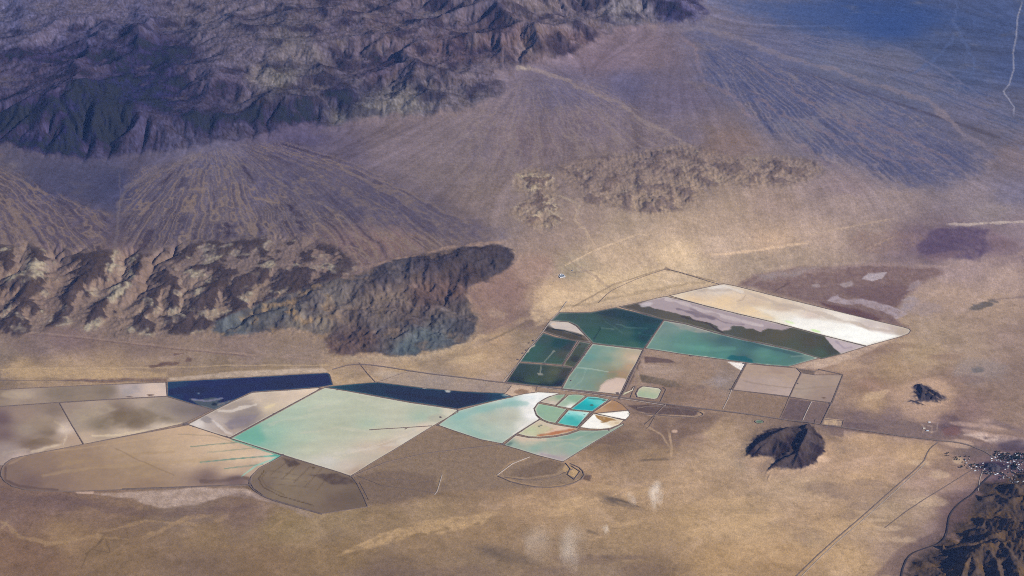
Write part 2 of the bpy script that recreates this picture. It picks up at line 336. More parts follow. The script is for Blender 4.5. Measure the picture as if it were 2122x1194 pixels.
# photo point -> ground colour seen there, blue distance haze painted into the far points
GC=[(0,380,(100,88,98)),(130,380,(84,78,100)),(230,385,(78,74,100)),(60,440,(98,85,95)),(150,480,(95,82,92)),(330,370,(92,84,100)),(430,330,(100,92,110)),(430,400,(106,94,104)),(560,380,(98,88,104)),(620,440,(104,92,100)),(350,460,(90,80,92)),(480,470,(98,86,94)),
 (700,330,(108,94,106)),(620,290,(92,82,104)),(820,300,(122,106,112)),(900,360,(122,106,108)),(760,420,(92,82,96)),(880,440,(100,88,98)),(950,300,(124,108,112)),(1000,400,(128,110,108)),(1100,300,(122,104,110)),(1200,250,(118,102,112)),(1180,190,(108,98,118)),(1300,180,(102,94,118)),(1330,110,(124,106,116)),(1400,200,(110,98,116)),(1250,130,(120,102,114)),(1500,55,(92,94,128)),(1600,100,(84,90,130)),(1550,170,(76,82,120)),(1650,230,(76,82,120)),(1750,290,(80,84,118)),(1850,340,(78,82,118)),(1950,360,(84,86,118)),
 (1700,60,(66,82,130)),(1800,30,(50,72,128)),(1850,55,(46,70,128)),(1750,120,(86,94,130)),(1850,130,(84,92,128)),(1900,180,(80,88,124)),(1950,100,(58,76,124)),(2050,50,(56,76,128)),(2000,160,(62,78,124)),(2100,140,(58,76,126)),(2100,240,(76,84,120)),(2060,280,(86,88,118)),(2020,240,(82,86,120)),(2110,320,(106,100,122)),
 (1420,280,(116,102,112)),(1500,300,(112,100,112)),(1350,290,(120,104,110)),(1250,330,(124,106,108)),
 (800,500,(118,98,98)),(700,520,(112,94,98)),(960,480,(112,96,98)),(1050,480,(132,114,110)),(1120,500,(138,120,114)),(1100,420,(132,114,112)),(1200,460,(150,128,118)),(1300,470,(160,138,122)),(1400,460,(164,140,122)),(1500,440,(162,138,122)),(1450,400,(150,128,116)),(1600,420,(158,134,124)),(1750,420,(154,132,126)),(1750,390,(140,120,122)),(1850,410,(150,130,128)),(2000,400,(138,122,128)),(2100,400,(118,108,124)),(2060,440,(142,126,128)),
 (1300,530,(170,148,128)),(1400,530,(186,162,136)),(1250,590,(186,162,134)),(1180,560,(148,134,118)),(1110,560,(146,122,114)),(1060,600,(128,106,102)),(1090,660,(120,102,98)),(1150,610,(182,156,130)),(1330,580,(190,166,138)),(1430,560,(184,162,138)),(1500,520,(172,150,134)),(1600,500,(176,150,130)),(1700,480,(176,150,136)),(1560,540,(152,134,120)),(1650,530,(160,140,126)),
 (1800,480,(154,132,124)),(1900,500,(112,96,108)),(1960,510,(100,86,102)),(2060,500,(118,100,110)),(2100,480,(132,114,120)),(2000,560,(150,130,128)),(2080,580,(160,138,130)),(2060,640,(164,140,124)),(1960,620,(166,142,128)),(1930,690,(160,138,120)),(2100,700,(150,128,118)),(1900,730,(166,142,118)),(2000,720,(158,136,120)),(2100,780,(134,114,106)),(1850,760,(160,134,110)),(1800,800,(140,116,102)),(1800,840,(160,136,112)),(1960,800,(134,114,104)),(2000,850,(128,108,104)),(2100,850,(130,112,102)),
 (1850,865,(118,102,102)),(1780,860,(120,104,104)),(1960,880,(96,82,90)),(2040,880,(140,120,110)),(1900,940,(172,146,118)),(1800,920,(168,142,116)),(1750,950,(160,136,114)),(1780,1000,(172,146,118)),(1650,1010,(166,144,120)),(1500,950,(164,142,118)),(1480,900,(160,138,114)),(1420,1000,(166,142,116)),(1550,1080,(168,144,114)),(1500,1160,(160,134,102)),(1620,1150,(158,132,102)),(1700,1080,(160,136,110)),(1800,1100,(158,136,112)),(1850,1060,(160,140,118)),(1760,1160,(172,146,114)),(1850,1150,(146,126,112)),(1900,1050,(158,138,120)),(1950,1000,(152,130,116)),(2010,990,(140,118,108)),(1980,1070,(96,80,84)),(1930,1130,(120,104,98)),(1990,1040,(104,88,90)),(2080,1010,(84,70,84)),(2110,990,(90,76,88)),
 (0,600,(112,94,94)),(100,640,(116,98,98)),(250,560,(112,94,96)),(140,700,(118,100,100)),(300,720,(124,106,100)),(500,720,(128,110,104)),(620,730,(134,116,106)),(60,720,(118,102,100)),(0,740,(130,114,106)),(150,760,(158,134,112)),(300,765,(150,128,110)),(50,770,(168,142,114)),(230,775,(166,140,114)),(0,795,(130,112,100)),(450,765,(136,118,104)),(600,765,(140,122,106)),(740,750,(146,124,108)),(880,750,(150,130,112)),(950,720,(150,130,110)),(1000,690,(130,112,102)),(1000,740,(178,150,122)),(1040,700,(170,142,116)),(850,770,(176,150,122)),(720,780,(176,150,122)),(980,775,(172,146,120)),(900,790,(150,134,124)),(1000,800,(150,132,120)),(1090,700,(150,130,112)),(1170,630,(196,168,140)),
 (50,900,(120,100,98)),(0,880,(112,94,98)),(100,1040,(118,98,90)),(30,1060,(116,96,88)),(200,1060,(122,102,88)),(150,1110,(130,108,86)),(60,1150,(118,96,82)),(250,1150,(124,104,84)),(400,1060,(120,104,94)),(500,1060,(118,100,90)),(420,1110,(130,110,88)),(600,1090,(134,116,90)),(700,1070,(136,118,94)),(400,1180,(116,98,84)),(560,1160,(124,104,84)),(700,1150,(130,110,86)),(800,1080,(140,120,96)),(900,1060,(142,122,98)),(850,1120,(132,112,90)),(800,1180,(112,96,84)),(1000,1100,(142,120,96)),(1000,1160,(130,112,94)),(1100,1050,(156,132,106)),(1200,1050,(162,138,110)),(1300,990,(152,130,108)),(1300,1110,(150,128,102)),(1420,1080,(160,136,106)),(1350,1180,(132,112,92)),(1250,1180,(134,116,98)),(1200,990,(154,130,106)),(1440,900,(132,112,98)),(1150,1000,(150,126,102)),
 (850,960,(116,100,86)),(950,940,(118,100,86)),(1050,990,(122,104,88)),(800,1010,(110,94,84)),(900,1010,(122,104,88)),(1250,920,(130,110,92)),(1350,930,(136,116,96)),(1380,870,(128,110,98)),(1400,810,(122,104,94)),(1450,780,(150,126,110)),(1450,820,(134,114,102)),(1500,790,(140,124,116)),(1600,790,(164,140,122)),(1700,800,(152,132,120)),(1570,840,(130,112,100)),(1650,860,(108,94,92)),(1690,870,(114,100,96)),(1760,760,(176,148,126)),(1800,740,(150,126,112)),(1380,770,(160,136,122)),(1330,850,(126,108,98))]
def regrade(u,v,c):
    r,g,b=c
    if v<500:
        if u<760: r*=.95; g*=.96
        g+=4; b+=10  # far ground takes some blue of the distance haze into its colour
        if u>1450 and v<380: r+=17; g+=8; b-=7
    elif v<800: r*=1.04; g*=1.05; b*=1.09
    else: r*=1.10; g*=1.085; b*=1.12
    return (min(r,250),min(g,250),min(b,250))
GC=[(u,v,regrade(u,v,c)) for u,v,c in GC]
def regrade_pond(c,k):
    r,g,b=c; l=.3*r+.59*g+.11*b
    if max(c)<112 and b>1.3*g: return (r,g*1.18,b)
    if g<r or min(c)>225: return (r,g,min(255,b+3))
    r,g,b=[q+k*(l-q) for q in (r,g,b)]; f=1.18-0.22*min(max((l-90)/90,0),1)
    if k<0.3: f=1.0
    return (min(255,(r*1.0+5*(k>.3))*f),g*f,b*.97*f)
DARKW=(84,66,72)
def exec_paint(P):
    L=P.line; B=P.blob; G=P.poly
    # --- fans: varnished dark tongues and washes
    G([(0,290),(60,320),(140,330),(240,335),(262,345),(250,400),(238,440),(200,430),(120,395),(40,370),(0,350)],(72,72,94),.4,26,22)
    G([(490,360),(520,330),(560,320),(640,330),(760,370),(900,430),(1040,480),(1050,495),(960,500),(860,480),(760,470),(700,440),(640,430),(560,400)],(88,80,100),.45,26,20,.6)
    L([(430,300),(400,330),(330,355),(262,390),(245,430),(244,480),(235,530),(225,560)],6,(118,104,106),.45,6)
    L([(225,540),(205,580),(190,620),(150,660),(110,700)],14,(122,106,104),.6,10)
    L([(246,355),(250,400),(246,450)],2,(130,114,114),.35,3)
    for a in ([(460,320),(490,380),(500,450),(520,500)],[(465,320),(540,390),(600,450),(650,490),(700,500)],[(470,322),(590,385),(680,430),(760,480),(800,520)],[(450,325),(430,400),(440,470),(420,520)],[(455,325),(470,420),(460,500)],[(440,330),(370,400),(330,450),(320,500)],[(465,335),(560,420),(590,480)]):
        L(a,3,(126,112,110),.3,7,vary=.9)
    L([(735,560),(790,545),(860,532),(940,512),(1000,505),(1060,500)],6,(150,126,114),.7,4)
    L([(410,652),(480,640),(560,612),(640,592),(700,570),(740,552)],7,(140,118,106),.75,5)
    L([(410,652),(414,680),(400,700)],8,(140,118,106),.6,4)
    L([(560,520),(545,560),(525,600),(500,640)],24,(146,124,106),.55,8)
    L([(1085,138),(1130,151),(1180,168),(1200,182),(1235,196),(1290,215),(1325,247),(1380,272),(1410,292),(1440,312)],6,(144,126,124),.65,5,vary=.6)
    L([(1180,168),(1290,210)],8,(140,120,122),.4,6)
    L([(1075,140),(1095,141)],9,(170,154,140),.7,2)
    L([(1440,312),(1462,345),(1475,365)],5,(166,146,130),.7,3)
    L([(1395,62),(1450,60),(1500,70),(1550,85),(1590,105),(1645,124),(1730,144),(1780,166),(1848,185),(1925,210),(1960,240),(1994,278),(2032,298),(2078,322)],8,(128,116,128),.65,5,vary=.7)
    L([(1925,210),(1960,240),(1994,278),(2032,298)],11,(130,116,124),.45,7)
    L([(1395,62),(1440,100),(1448,140),(1460,170),(1520,200),(1545,235),(1575,250)],6,(134,114,122),.6,4)
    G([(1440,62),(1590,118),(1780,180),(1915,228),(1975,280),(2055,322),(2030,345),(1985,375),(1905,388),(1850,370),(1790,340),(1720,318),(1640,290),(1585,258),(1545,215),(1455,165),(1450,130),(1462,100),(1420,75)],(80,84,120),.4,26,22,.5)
    for a in ([(1560,130),(1620,170),(1700,230),(1800,290),(1900,330),(1990,350)],[(1640,240),(1720,280),(1800,310),(1880,350)],[(1640,290),(1700,330),(1760,370)],[(1780,240),(1850,270),(1920,310),(1980,330)],[(1720,215),(1760,250),(1790,262),(1850,290)],[(1540,180),(1620,240),(1700,270)]):
        L(a,5,(122,106,118),.6,9,vary=.6)
    G([(1690,240),(1720,212),(1790,208),(1830,225),(1800,245),(1740,250)],(130,120,128),.35,14,16,.9)
    G([(1590,255),(1680,238),(1710,262),(1680,290),(1620,275)],(132,122,128),.35,14,16,.9)
    G([(1480,0),(1700,0),(1900,0),(2000,40),(1880,80),(1800,80),(1700,60),(1560,35)],(56,78,130),.5,36,22)  # blue of the distance haze painted over the far upper right
    for a in ([(1990,60),(1960,100),(1930,130),(1880,160)],[(1985,55),(2000,90),(2020,130),(2010,170)],[(1985,0),(1975,50),(1990,70)]): L(a,5,(86,98,138),.5,6)
    L([(2119,3),(2109,34),(2106,77),(2099,110),(2101,141),(2092,174),(2080,190),(2086,200),(2102,222),(2100,240)],2.6,(150,146,162),.75,1)
    L([(1830,90),(1890,110),(1960,150),(2020,190),(2080,240)],4,(104,104,132),.6,4)
    # --- mid ground
    L([(1195,420),(1190,455),(1215,480),(1222,510),(1205,540)],4,(176,152,132),.6,4); L([(1215,480),(1235,510),(1240,530)],3,(176,152,132),.5,4)
    L([(1150,405),(1200,420),(1195,452)],4,(170,150,132),.6,3)
    L([(1165,553),(1230,520),(1325,484),(1345,490)],2.2,(196,170,144),.7,.5)
    L([(1165,553),(1185,565),(1240,560)],2,(124,108,102),.5,1)
    L([(1040,530),(1110,505),(1180,540),(1270,600)],4,(132,114,106),.4,4)
    L([(1470,530),(1560,520),(1680,502)],4,(206,176,148),.7,2,vary=.6); L([(1490,520),(1600,500),(1860,452)],2,(190,162,138),.5,1)
    L([(1958,464),(2000,466),(2060,462),(2124,459)],4,(196,176,164),.7,2,vary=.8)
    L([(1790,520),(1830,500),(1860,488)],2.5,(176,150,132),.6,1)
    G([(1770,485),(1850,478),(1930,490),(1880,520),(1800,530),(1760,520)],(134,112,108),.45,10,12,.8)
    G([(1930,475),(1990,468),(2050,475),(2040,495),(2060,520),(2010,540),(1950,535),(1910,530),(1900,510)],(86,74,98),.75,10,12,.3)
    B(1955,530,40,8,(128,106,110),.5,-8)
    G([(1530,592),(1560,570),(1640,556),(1740,552),(1830,545),(1930,556),(1955,562),(1900,592),(1868,622),(1858,655),(1880,680),(1800,665),(1700,634),(1600,607)],(116,96,98),.8,8,8,.2)
    G([(1740,600),(1820,590),(1900,590),(1870,620),(1850,635),(1790,625)],(106,86,92),.6,8,8)
    L([(1540,600),(1580,575),(1700,560),(1800,548),(1900,552),(1990,556),(2060,540),(2122,525)],6,(146,126,124),.6,4,vary=.7)
    G([(1560,570),(1620,562),(1700,552),(1650,572),(1580,582)],(146,132,130),.6,5,8,.9)
    G([(1787,578),(1800,566),(1838,564),(1830,576),(1810,582)],(172,160,164),.85,1.5,4)
    B(1690,592,9,3.5,(160,146,148),.7); G([(1735,590),(1765,582),(1768,592),(1750,596)],(158,144,146),.7,2,4)
    G([(1885,590),(1905,580),(1912,585),(1890,602),(1876,602)],(160,144,146),.6,3,4)
    G([(1715,622),(1735,610),(1750,620),(1790,620),(1830,630),(1862,640),(1880,652),(1862,660),(1830,645),(1780,632),(1750,630)],(162,146,150),.8,2,7,.4)
    G([(1862,640),(1868,620),(1890,612),(1905,625),(1880,650)],(156,142,146),.6,4,8,.8)
    B(1915,640,38,14,(148,132,134),.4,0,.9); G([(1700,628),(1780,640),(1830,662),(1790,668),(1720,645)],(92,70,78),.75,6,7)
    L([(1600,606),(1640,585)],2.2,(92,76,80),.7,1)
    B(2040,632,26,8,(92,88,90),.8,-18,.9,.5,.5); L([(2050,622),(2122,615)],3,(120,104,104),.5,3)
    B(2026,768,14,8,(78,80,86),.8,0,.9,.6,.6); B(2030,768,50,28,(150,138,136),.45,0,.8); B(2015,785,40,10,(120,102,100),.5,0,.8)
    for c in ((1780,730),(1700,760),(1830,700),(1755,775),(1960,740),(1850,720)): B(c[0],c[1],40,9,(130,106,96),.4,-6,1.1,.6,.5)
    B(1808,822,28,7,(186,162,132),.6,-15,1.1,.5,.6)
    B(1915,828,62,48,(186,158,132),.55,0,.5); B(1918,815,42,30,(176,150,130),.6,0,.4)
    G([(2000,900),(2040,895),(2080,905),(2122,912),(2122,925),(2060,918)],(196,176,164),.7,4,8,.6)
    G([(1980,905),(2060,880),(2122,900),(2122,890),(2060,868)],(104,92,98),.45,6,8,.6)
    for c in ((2010,895,30,5),(2050,885,40,5),(2000,880,26,4),(2080,905,40,4)): B(c[0],c[1],c[2],c[3],(176,152,140),.5,8,1.0,.6,.5)
    B(1975,893,20,9,(118,88,88),.6,0,.8)
    # playa scatter right of the ponds
    G([(1760,866),(1940,878),(1955,900),(1945,912),(1880,906),(1750,890),(1700,884),(1705,868)],(112,98,98),.75,3,3,.15)
    G([(1750,874),(1790,877),(1820,882),(1818,892),(1750,886)],(96,84,90),.6,2,2); G([(1708,867),(1746,870),(1742,883),(1706,880)],(178,156,130),.85,1.5,2,.7)
    G([(1720,888),(1750,890),(1746,906),(1718,900)],(116,100,98),.8,1.2,1)
    for a in ([(1908,878),(1915,884),(1912,900)],[(1915,880),(1932,884),(1928,905)],[(1913,892),(1930,896),(1942,893)],[(1944,876),(1941,892)]): L(a,2,(160,142,130),.6,1)
    L([(1700,884),(1840,900),(1950,914)],5,(100,86,88),.6,1)
    # --- left flats above the blue pond
    L([(0,686),(80,690),(160,697),(240,708),(330,716),(420,727),(520,735),(620,741),(690,752)],2.6,(150,128,118),.55,1)
    L([(0,690),(160,701),(330,720),(520,739)],2.0,(104,86,88),.5,1)
    L([(0,765),(120,763),(345,762),(470,757),(690,757)],1.8,(184,158,126),.6,1.5)
    G([(0,764),(120,764),(250,768),(345,772),(345,781),(200,786),(80,780),(0,784)],(180,152,120),.6,4,6,.5)
    G([(120,788),(200,784),(345,786),(345,791),(200,793)],(116,94,88),.7,2,4,.9)
    G([(255,800),(345,793),(346,819),(250,823)],(186,168,156),.7,6,3)
    for c in ((375,733,18,4),(350,755,26,5),(320,758,26,4),(390,745,10,5)): B(c[0],c[1],c[2],c[3],(92,74,76),.7,-4,1.2,.5,.9)
    G([(350,783),(420,777),(500,768),(600,765),(670,762),(680,771),(520,780),(350,789)],(196,174,154),.65,2.5,3,.3); L([(360,780),(480,765),(620,762)],6,(150,128,104),.5,4)
    # white-ish foot of the dark hill
    L([(690,745),(760,742),(830,740),(880,740),(930,725),(960,712),(985,690)],9,(170,150,128),.55,8,vary=.8)
    L([(900,738),(960,720),(1020,690),(1080,662),(1140,645)],9,(176,150,122),.5,7,vary=.6); L([(1000,712),(1060,685),(1110,660)],3,(122,106,92),.7,4)
    L([(880,738),(935,700),(1000,650)],2,(160,140,124),.5,1); B(1028,650,19,9,(190,168,142),.75,10,1.0,.5,.7)
    G([(1000,560),(1060,548),(1072,580),(1085,640),(1060,680),(1000,690),(985,660),(970,610)],(122,100,98),.6,16,12)
    G([(1095,640),(1150,600),(1250,610),(1400,585),(1500,575),(1480,590),(1390,606),(1270,632),(1160,645),(1110,680)],(196,170,140),.6,6,7,.5)
    L([(1140,640),(1230,628),(1300,612),(1400,592),(1480,580)],5,(146,128,108),.5,6,vary=.8)
    L([(1180,640),(1270,590),(1375,558),(1420,568),(1490,585)],2,(120,104,92),.7,.5); L([(1380,557),(1384,559)],5,(110,96,90),.6)
    # fields left/below the dark blue pond
    B(965,745,34,9,(196,168,134),.6,-8,.9); B(855,778,16,5,(150,128,108),.6); L([(640,766),(700,757),(745,754)],3,(150,128,108),.5,2)
    G([(782,793),(800,775),(860,768),(960,780),(1042,793),(1090,800),(1045,815),(880,804)],(152,136,126),.6,4,3,.3); B(800,775,26,7,(176,158,142),.5)
    G([(1063,797),(1100,802),(1112,812),(1086,815),(1060,822),(1045,815)],(184,162,140),.8,2,2); B(1080,812,14,5,(122,98,82),.7,0,.7)
    for c in ((1250,905,80,16),(1300,925,60,12)): B(c[0],c[1],c[2],c[3],(108,94,86),.5,-8,.8)
    G([(1450,850),(1500,858),(1470,890),(1420,905),(1405,930),(1380,905),(1400,870)],(112,96,90),.6,8,8)
    # --- south of the ponds
    G([(590,947),(725,990),(800,940),(900,888),(1000,915),(1040,922),(1166,960),(1225,985),(1170,1010),(1050,1012),(940,1016),(800,1040),(668,1065),(600,1045),(550,1030),(522,1010),(518,990),(545,965)],(126,110,96),.85,3,2,.1)
    G([(725,990),(790,975),(900,985),(930,1010),(820,1042),(745,1048),(720,1010)],(104,90,82),.6,8,8)
    G([(640,980),(720,985),(735,1000),(680,1000)],(88,76,80),.75,6,7,.5); G([(582,950),(610,950),(618,960),(590,966)],(92,80,80),.6,4,5,.8)
    G([(1080,968),(1140,952),(1165,962),(1150,985),(1110,995),(1060,985)],(104,90,82),.6,5,4)
    L([(1030,985),(1060,960),(1095,950)],5,(158,134,108),.7,2); L([(1032,988),(1070,1000),(1130,1010),(1180,1005),(1210,988),(1205,970)],4,(150,128,104),.8,2)
    L([(1025,985),(1090,992),(1150,985),(1190,965)],3,(150,130,108),.6,2)
    G([(1172,962),(1200,975),(1195,990),(1178,985),(1166,972)],(172,146,110),.85,2,2); G([(1205,985),(1225,985),(1222,998),(1208,994)],(90,76,74),.8,3,3)
    G([(900,1000),(915,985),(922,970),(925,985),(912,1018)],(140,122,100),.5,3,3)
    G([(510,1012),(420,1010),(300,1018),(190,1022),(260,1032),(330,1052),(400,1048),(500,1020),(560,1040),(540,1028)],(172,154,142),.7,4,6,.35)
    L([(450,1022),(540,1026),(600,1052),(660,1072)],8,(136,122,118),.5,6); G([(155,1018),(195,1018),(193,1024),(160,1023)],(184,160,144),.8,1.5,1)
    L([(0,1030),(100,1034),(180,1044),(300,1065),(420,1060),(540,1048)],10,(102,86,84),.5,10,vary=.7)
    G([(0,1010),(60,1026),(180,1030),(230,1040),(150,1060),(60,1050),(0,1060)],(100,84,84),.45,10,10)
    for a in ([(0,1080),(40,1110),(100,1130),(160,1120)],[(130,1120),(200,1110),(260,1120),(230,1150)],[(200,1100),(260,1090),(300,1080),(420,1090)],[(290,1120),(340,1100),(400,1070),(450,1070)],[(440,1085),(470,1070)],[(560,1100),(590,1080)]): L(a,6,(152,128,100),.5,10,vary=1.0)
    for a in ([(165,1180),(180,1150),(210,1120),(220,1105)],[(195,1140),(225,1145),(215,1110)]): L(a,3,(92,78,66),.6,6,vary=1.0)
    L([(0,1100),(20,1080)],4,(156,132,104),.5,8)
    G([(700,1150),(740,1130),(800,1100),(880,1080),(960,1070),(1040,1060),(1000,1085),(920,1105),(850,1112),(760,1140)],(172,146,112),.65,5,8,.7)
    for c in ((900,1102,16,4),(925,1095,10,3),(990,1085,8,3),(870,1108,20,3)): B(c[0],c[1],c[2],c[3],(120,102,80),.6,-8,1.2,.5,.8)
    for c in ((1180,1040,50,14),(1250,1010,40,10),(1150,1060,40,10),(1330,1020,40,10),(1300,1085,34,6),(1500,1040,60,8),(1540,1080,70,16),(1490,1100,60,14),(1600,1110,60,18),(1660,1150,60,16),(1560,1150,60,18),(1750,1085,50,14),(1700,1120,40,14)): B(c[0],c[1],c[2],c[3],(186,158,122),.35,-6,1.3,.6,.6)
    L([(1190,1048),(1270,1025),(1340,1000),(1420,985)],4,(184,156,124),.4,8,vary=1)
    for c in ((1290,1155,50,4),(1215,1160,60,10),(950,1185,80,14),(1150,1188,60,12),(1330,1185,60,14),(800,1190,90,14)): B(c[0],c[1],c[2],c[3],(112,96,88),.45,0,.9)
    # drifting dark patches on the sand, right
    for c in ((1250,910,60,12),(1370,900,26,26),(1440,870,34,8),(1415,895,14,12)): B(c[0],c[1],c[2],c[3],(108,92,86),.6,-6,.8)
    L([(1385,890),(1392,925),(1390,955)],4,(176,152,124),.6,1.5); L([(1335,880),(1370,900),(1390,930)],3,(168,146,120),.6,1.5); L([(1320,955),(1390,951)],4,(104,92,84),.7,2); L([(1050,972),(1160,980)],2,(110,96,88),.4,1)
    for c in ((1800,1000,40,6),(1770,1020,70,18),(1700,1010,30,16),(1790,1050,30,8),(1740,1030,20,6),(1880,1100,40,14),(1760,1070,20,8)): B(c[0],c[1],c[2],c[3],(134,116,104),.5,4,1.0)
    for c in ((1820,1078,30,4),(1900,960,24,6),(1950,985,22,8),(1870,1120,40,8),(1845,1095,24,5),(1930,1040,30,10)): B(c[0],c[1],c[2],c[3],(186,164,138),.5,0,1.2)
    B(1625,960,90,28,(156,134,118),.55,0,.6); B(1690,945,30,10,(196,170,146),.6,20,.8); B(1620,905,60,12,(140,120,106),.5,-10,.8); L([(1560,915),(1620,890),(1660,885)],4,(184,158,134),.5,3)
    G([(1810,1194),(1860,1140),(1920,1110),(1965,1090),(1975,1050),(2040,1000),(2122,1010),(2122,1194)],(100,84,86),.55,6,4)
    # town ground
    B(2075,945,66,36,(96,84,92),.55,0,.8,.6,.4); B(2020,935,50,10,(100,90,92),.55,-3,.9); B(2100,925,40,10,(72,66,84),.6,-3,.8); B(2060,966,30,9,(52,48,72),.85,0,.5)
    B(1985,920,30,8,(186,162,142),.6,0,.9); B(1985,955,12,8,(192,170,142),.6)
    B(2100,955,30,10,(84,74,88),.5,0,1.); B(2100,990,26,10,(140,116,110),.5,0,1.)
    # dust-grey margins and stripes inside the old grid fields
    G([(1520,809),(1636,824),(1616,867),(1500,848)],(128,110,98),.8,1.2,1); G([(1637,825),(1682,832),(1663,871),(1618,867)],(98,86,90),.9,1.2,.5); G([(1684,832),(1722,837),(1701,881),(1665,872)],(110,96,96),.85,1.2,.5)
    G([(1300,840),(1380,838),(1455,850),(1440,862),(1330,856)],(90,78,80),.9,2,2,.2); L([(1320,852),(1345,860),(1440,864),(1458,858),(1452,850)],3,(156,136,118),.8,1); L([(1340,838),(1450,852)],2,(134,116,106),.5,1); B(1452,856,8,5,(164,140,116),.7)
    G([(1335,738),(1390,745),(1400,752),(1336,752)],(96,80,82),.85,2,3); G([(1330,755),(1400,760),(1420,772),(1340,775)],(176,152,138),.6,3,4,.4)
    G([(1325,775),(1400,790),(1412,802),(1385,803),(1370,798),(1330,792)],(104,92,84),.85,2,2,.2)
    for k in range(6): L([(1338+k*12,790+k*1.5),(1350+k*12,778+k*2)],1.6,(134,116,102),.6)
    L([(1333,728),(1313,770),(1290,815)],8,(92,80,80),.75,1); L([(1322,735),(1318,775),(1326,790),(1318,808)],3,(150,130,112),.7,2)
    B(1398,894,6,3,(196,170,150),.8); B(1452,802,10,4,(92,80,82),.5)
    G([(1506,750),(1545,753),(1537,768),(1520,760)],(236,226,216),.95,1.5,2); G([(1547,753),(1570,752),(1560,756),(1548,760)],(236,226,216),.9,1.5,2)
    G([(1688,768),(1700,765),(1690,770)],(90,80,80),.6); G([(1650,763),(1690,769),(1686,776),(1664,773)],(100,88,86),.8,1.2); G([(1780,722),(1860,700),(1840,712),(1760,745),(1700,765),(1640,762)],(196,170,150),.6,4,5,.4)
    B(1410,780,90,20,(150,130,116),.3,8,1.); B(1480,790,30,12,(152,138,136),.5,0,.9); B(1600,800,50,14,(176,154,138),.4,6,.9); B(1290,860,16,9,(118,98,86),.3)
    B(1320,868,26,10,(150,128,112),.5,0,.9)
t=time.time()
ER,ZR,AR,MASKS,XR,FR4=build_terrain()
print('terrain',round(time.time()-t,1))
rs=np.random.RandomState(3)
w0=rs.randn(*ER.shape).astype(np.float32)
LIC1=lic(ER,w0,26,1.0); LIC2=np.clip(lic(ER,boxblur(w0,2,2)*20,60,1.5),-2.2,2.2); LIC1=np.clip(LIC1,-2.5,2.5)
REL=ZR-boxblur(ZR,9,2); REL2=ZR-boxblur(ZR,22,2)
gyr,gxr=np.gradient(ZR,CELL); SLP=np.hypot(gxr,gyr); SLPB=boxblur(SLP,2,1)
LA=np.log10(AR+1)
# view-adapted sheet: dense where the photograph looks, sparse beyond
us=np.concatenate([np.linspace(-6000,-250,24)[:-1],np.arange(-250,2372,1.9),np.linspace(2372,8000,24)])
vs=np.concatenate([np.linspace(-690,-330,22)[:-1],np.arange(-330,1290,1.65),np.linspace(1290,3600,30)])
UB,VB=np.meshgrid(us,vs); GXX,GYY=unproj(UB,VB,0.0)
def inr(x,y): return (x>GX0+60)&(x<GX1-60)&(y>GY0+60)&(y<GY1-60)
def edge(x,y): return np.clip(np.minimum(np.minimum(x-GX0,GX1-x),np.minimum(y-GY0,GY1-y))/900.0,0,1)
def ground_z(x,y):
    x=np.asarray(x,float); y=np.asarray(y,float)
    return bil(ZR,x,y)*edge(x,y)-0.0
GZ=ground_z(GXX,GYY)
mt=sum(bil(m,GXX,GYY) for m in MASKS)*edge(GXX,GYY); mt=np.clip(mt,0,1)
GZ=GZ+mt*(fbm(GXX,GYY,90,4,seed=88,ridge=True)*17)
m1_,m7_=[np.clip(bil(MASKS[q],GXX,GYY)*edge(GXX,GYY),0,1) for q in (1,7)]
GZ=GZ+m1_*(fbm(GXX*1.1,GYY*0.8,230,5,0.6,seed=92,ridge=True)*34)+m7_*(fbm(GXX,GYY,300,5,0.6,seed=93,ridge=True)*22)
for RG_,sl_,sd_,k_,kr_ in ((RIDGES5,1.15,885,.72,.6),(RIDGES6,1.3,886,.62,.4),(RIDGES7,.62,890,1.12,.15)): GZ=GZ+ridge_field(GXX,GYY,RG_,sl_,sd_,kr_)*k_*(1+.25*m7_*fbm(GXX,GYY,140,4,0.6,seed=97,ridge=True))
GZ=GZ+0.0+np.clip(bil(MASKS[0],GXX,GYY)*edge(GXX,GYY),0,1)*fbm(GXX,GYY,50,3,seed=95,ridge=True)*13
U0,V0=proj(GXX,GYY,bil(ER,GXX,GYY)); RUG=rug_f(GXX,GYY,U0,V0)
far=1-edge(GXX,GYY); GZ=GZ+far*np.maximum(0,fbm(GXX,GYY,9000,5,seed=99,ridge=True)*500*sstep(12000,30000,np.hypot(GXX,GYY-14000)))
EE=bil(ER,GXX,GYY); U,V=proj(GXX,GYY,GZ)
DK=np.sqrt(GXX**2+GYY**2+(GZ-HC)**2)/1000.0
print('grid',U.shape,round(time.time()-T0,1))
def near(seed,L,o=4,ridge=False,ax=1.0): return fbm(GXX,GYY*ax,L,o,seed=seed,ridge=ridge)
a1=near(301,900)*26; a2=near(307,900)*13; a3=near(311,200)*9; a4=near(313,200)*5
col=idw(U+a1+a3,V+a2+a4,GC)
mott=near(320,700,6,0.6); mott2=near(333,110,4); mott3=near(340,2200,5)
col=col*(1+0.08*mott+0.06*mott2+0.05*mott3+0.06*near(345,260,4))[...,None]
sand=sstep(25,5,EE); pp=near(351,430,6)+0.35*near(353,120,3)
col=mixc(col,np.minimum(col*np.array([1.09,1.10,1.13],np.float32),235),sand*sstep(0.12,0.42,pp)*0.6); col=mixc(col,col*0.87,sand*sstep(0.12,0.5,-pp+0.15*mott3)*0.5)
m=[np.clip(bil(q,GXX,GYY)*edge(GXX,GYY),0,1) for q in MASKS]
lc1=bil(LIC1,GXX,GYY); lc2=bil(LIC2,GXX,GYY); rel=bil(REL,GXX,GYY); rel2=bil(REL2,GXX,GYY); slp=bil(SLPB,GXX,GYY); la=bil(LA,GXX,GYY)
fan=sstep(10,60,EE)*(1-mt)
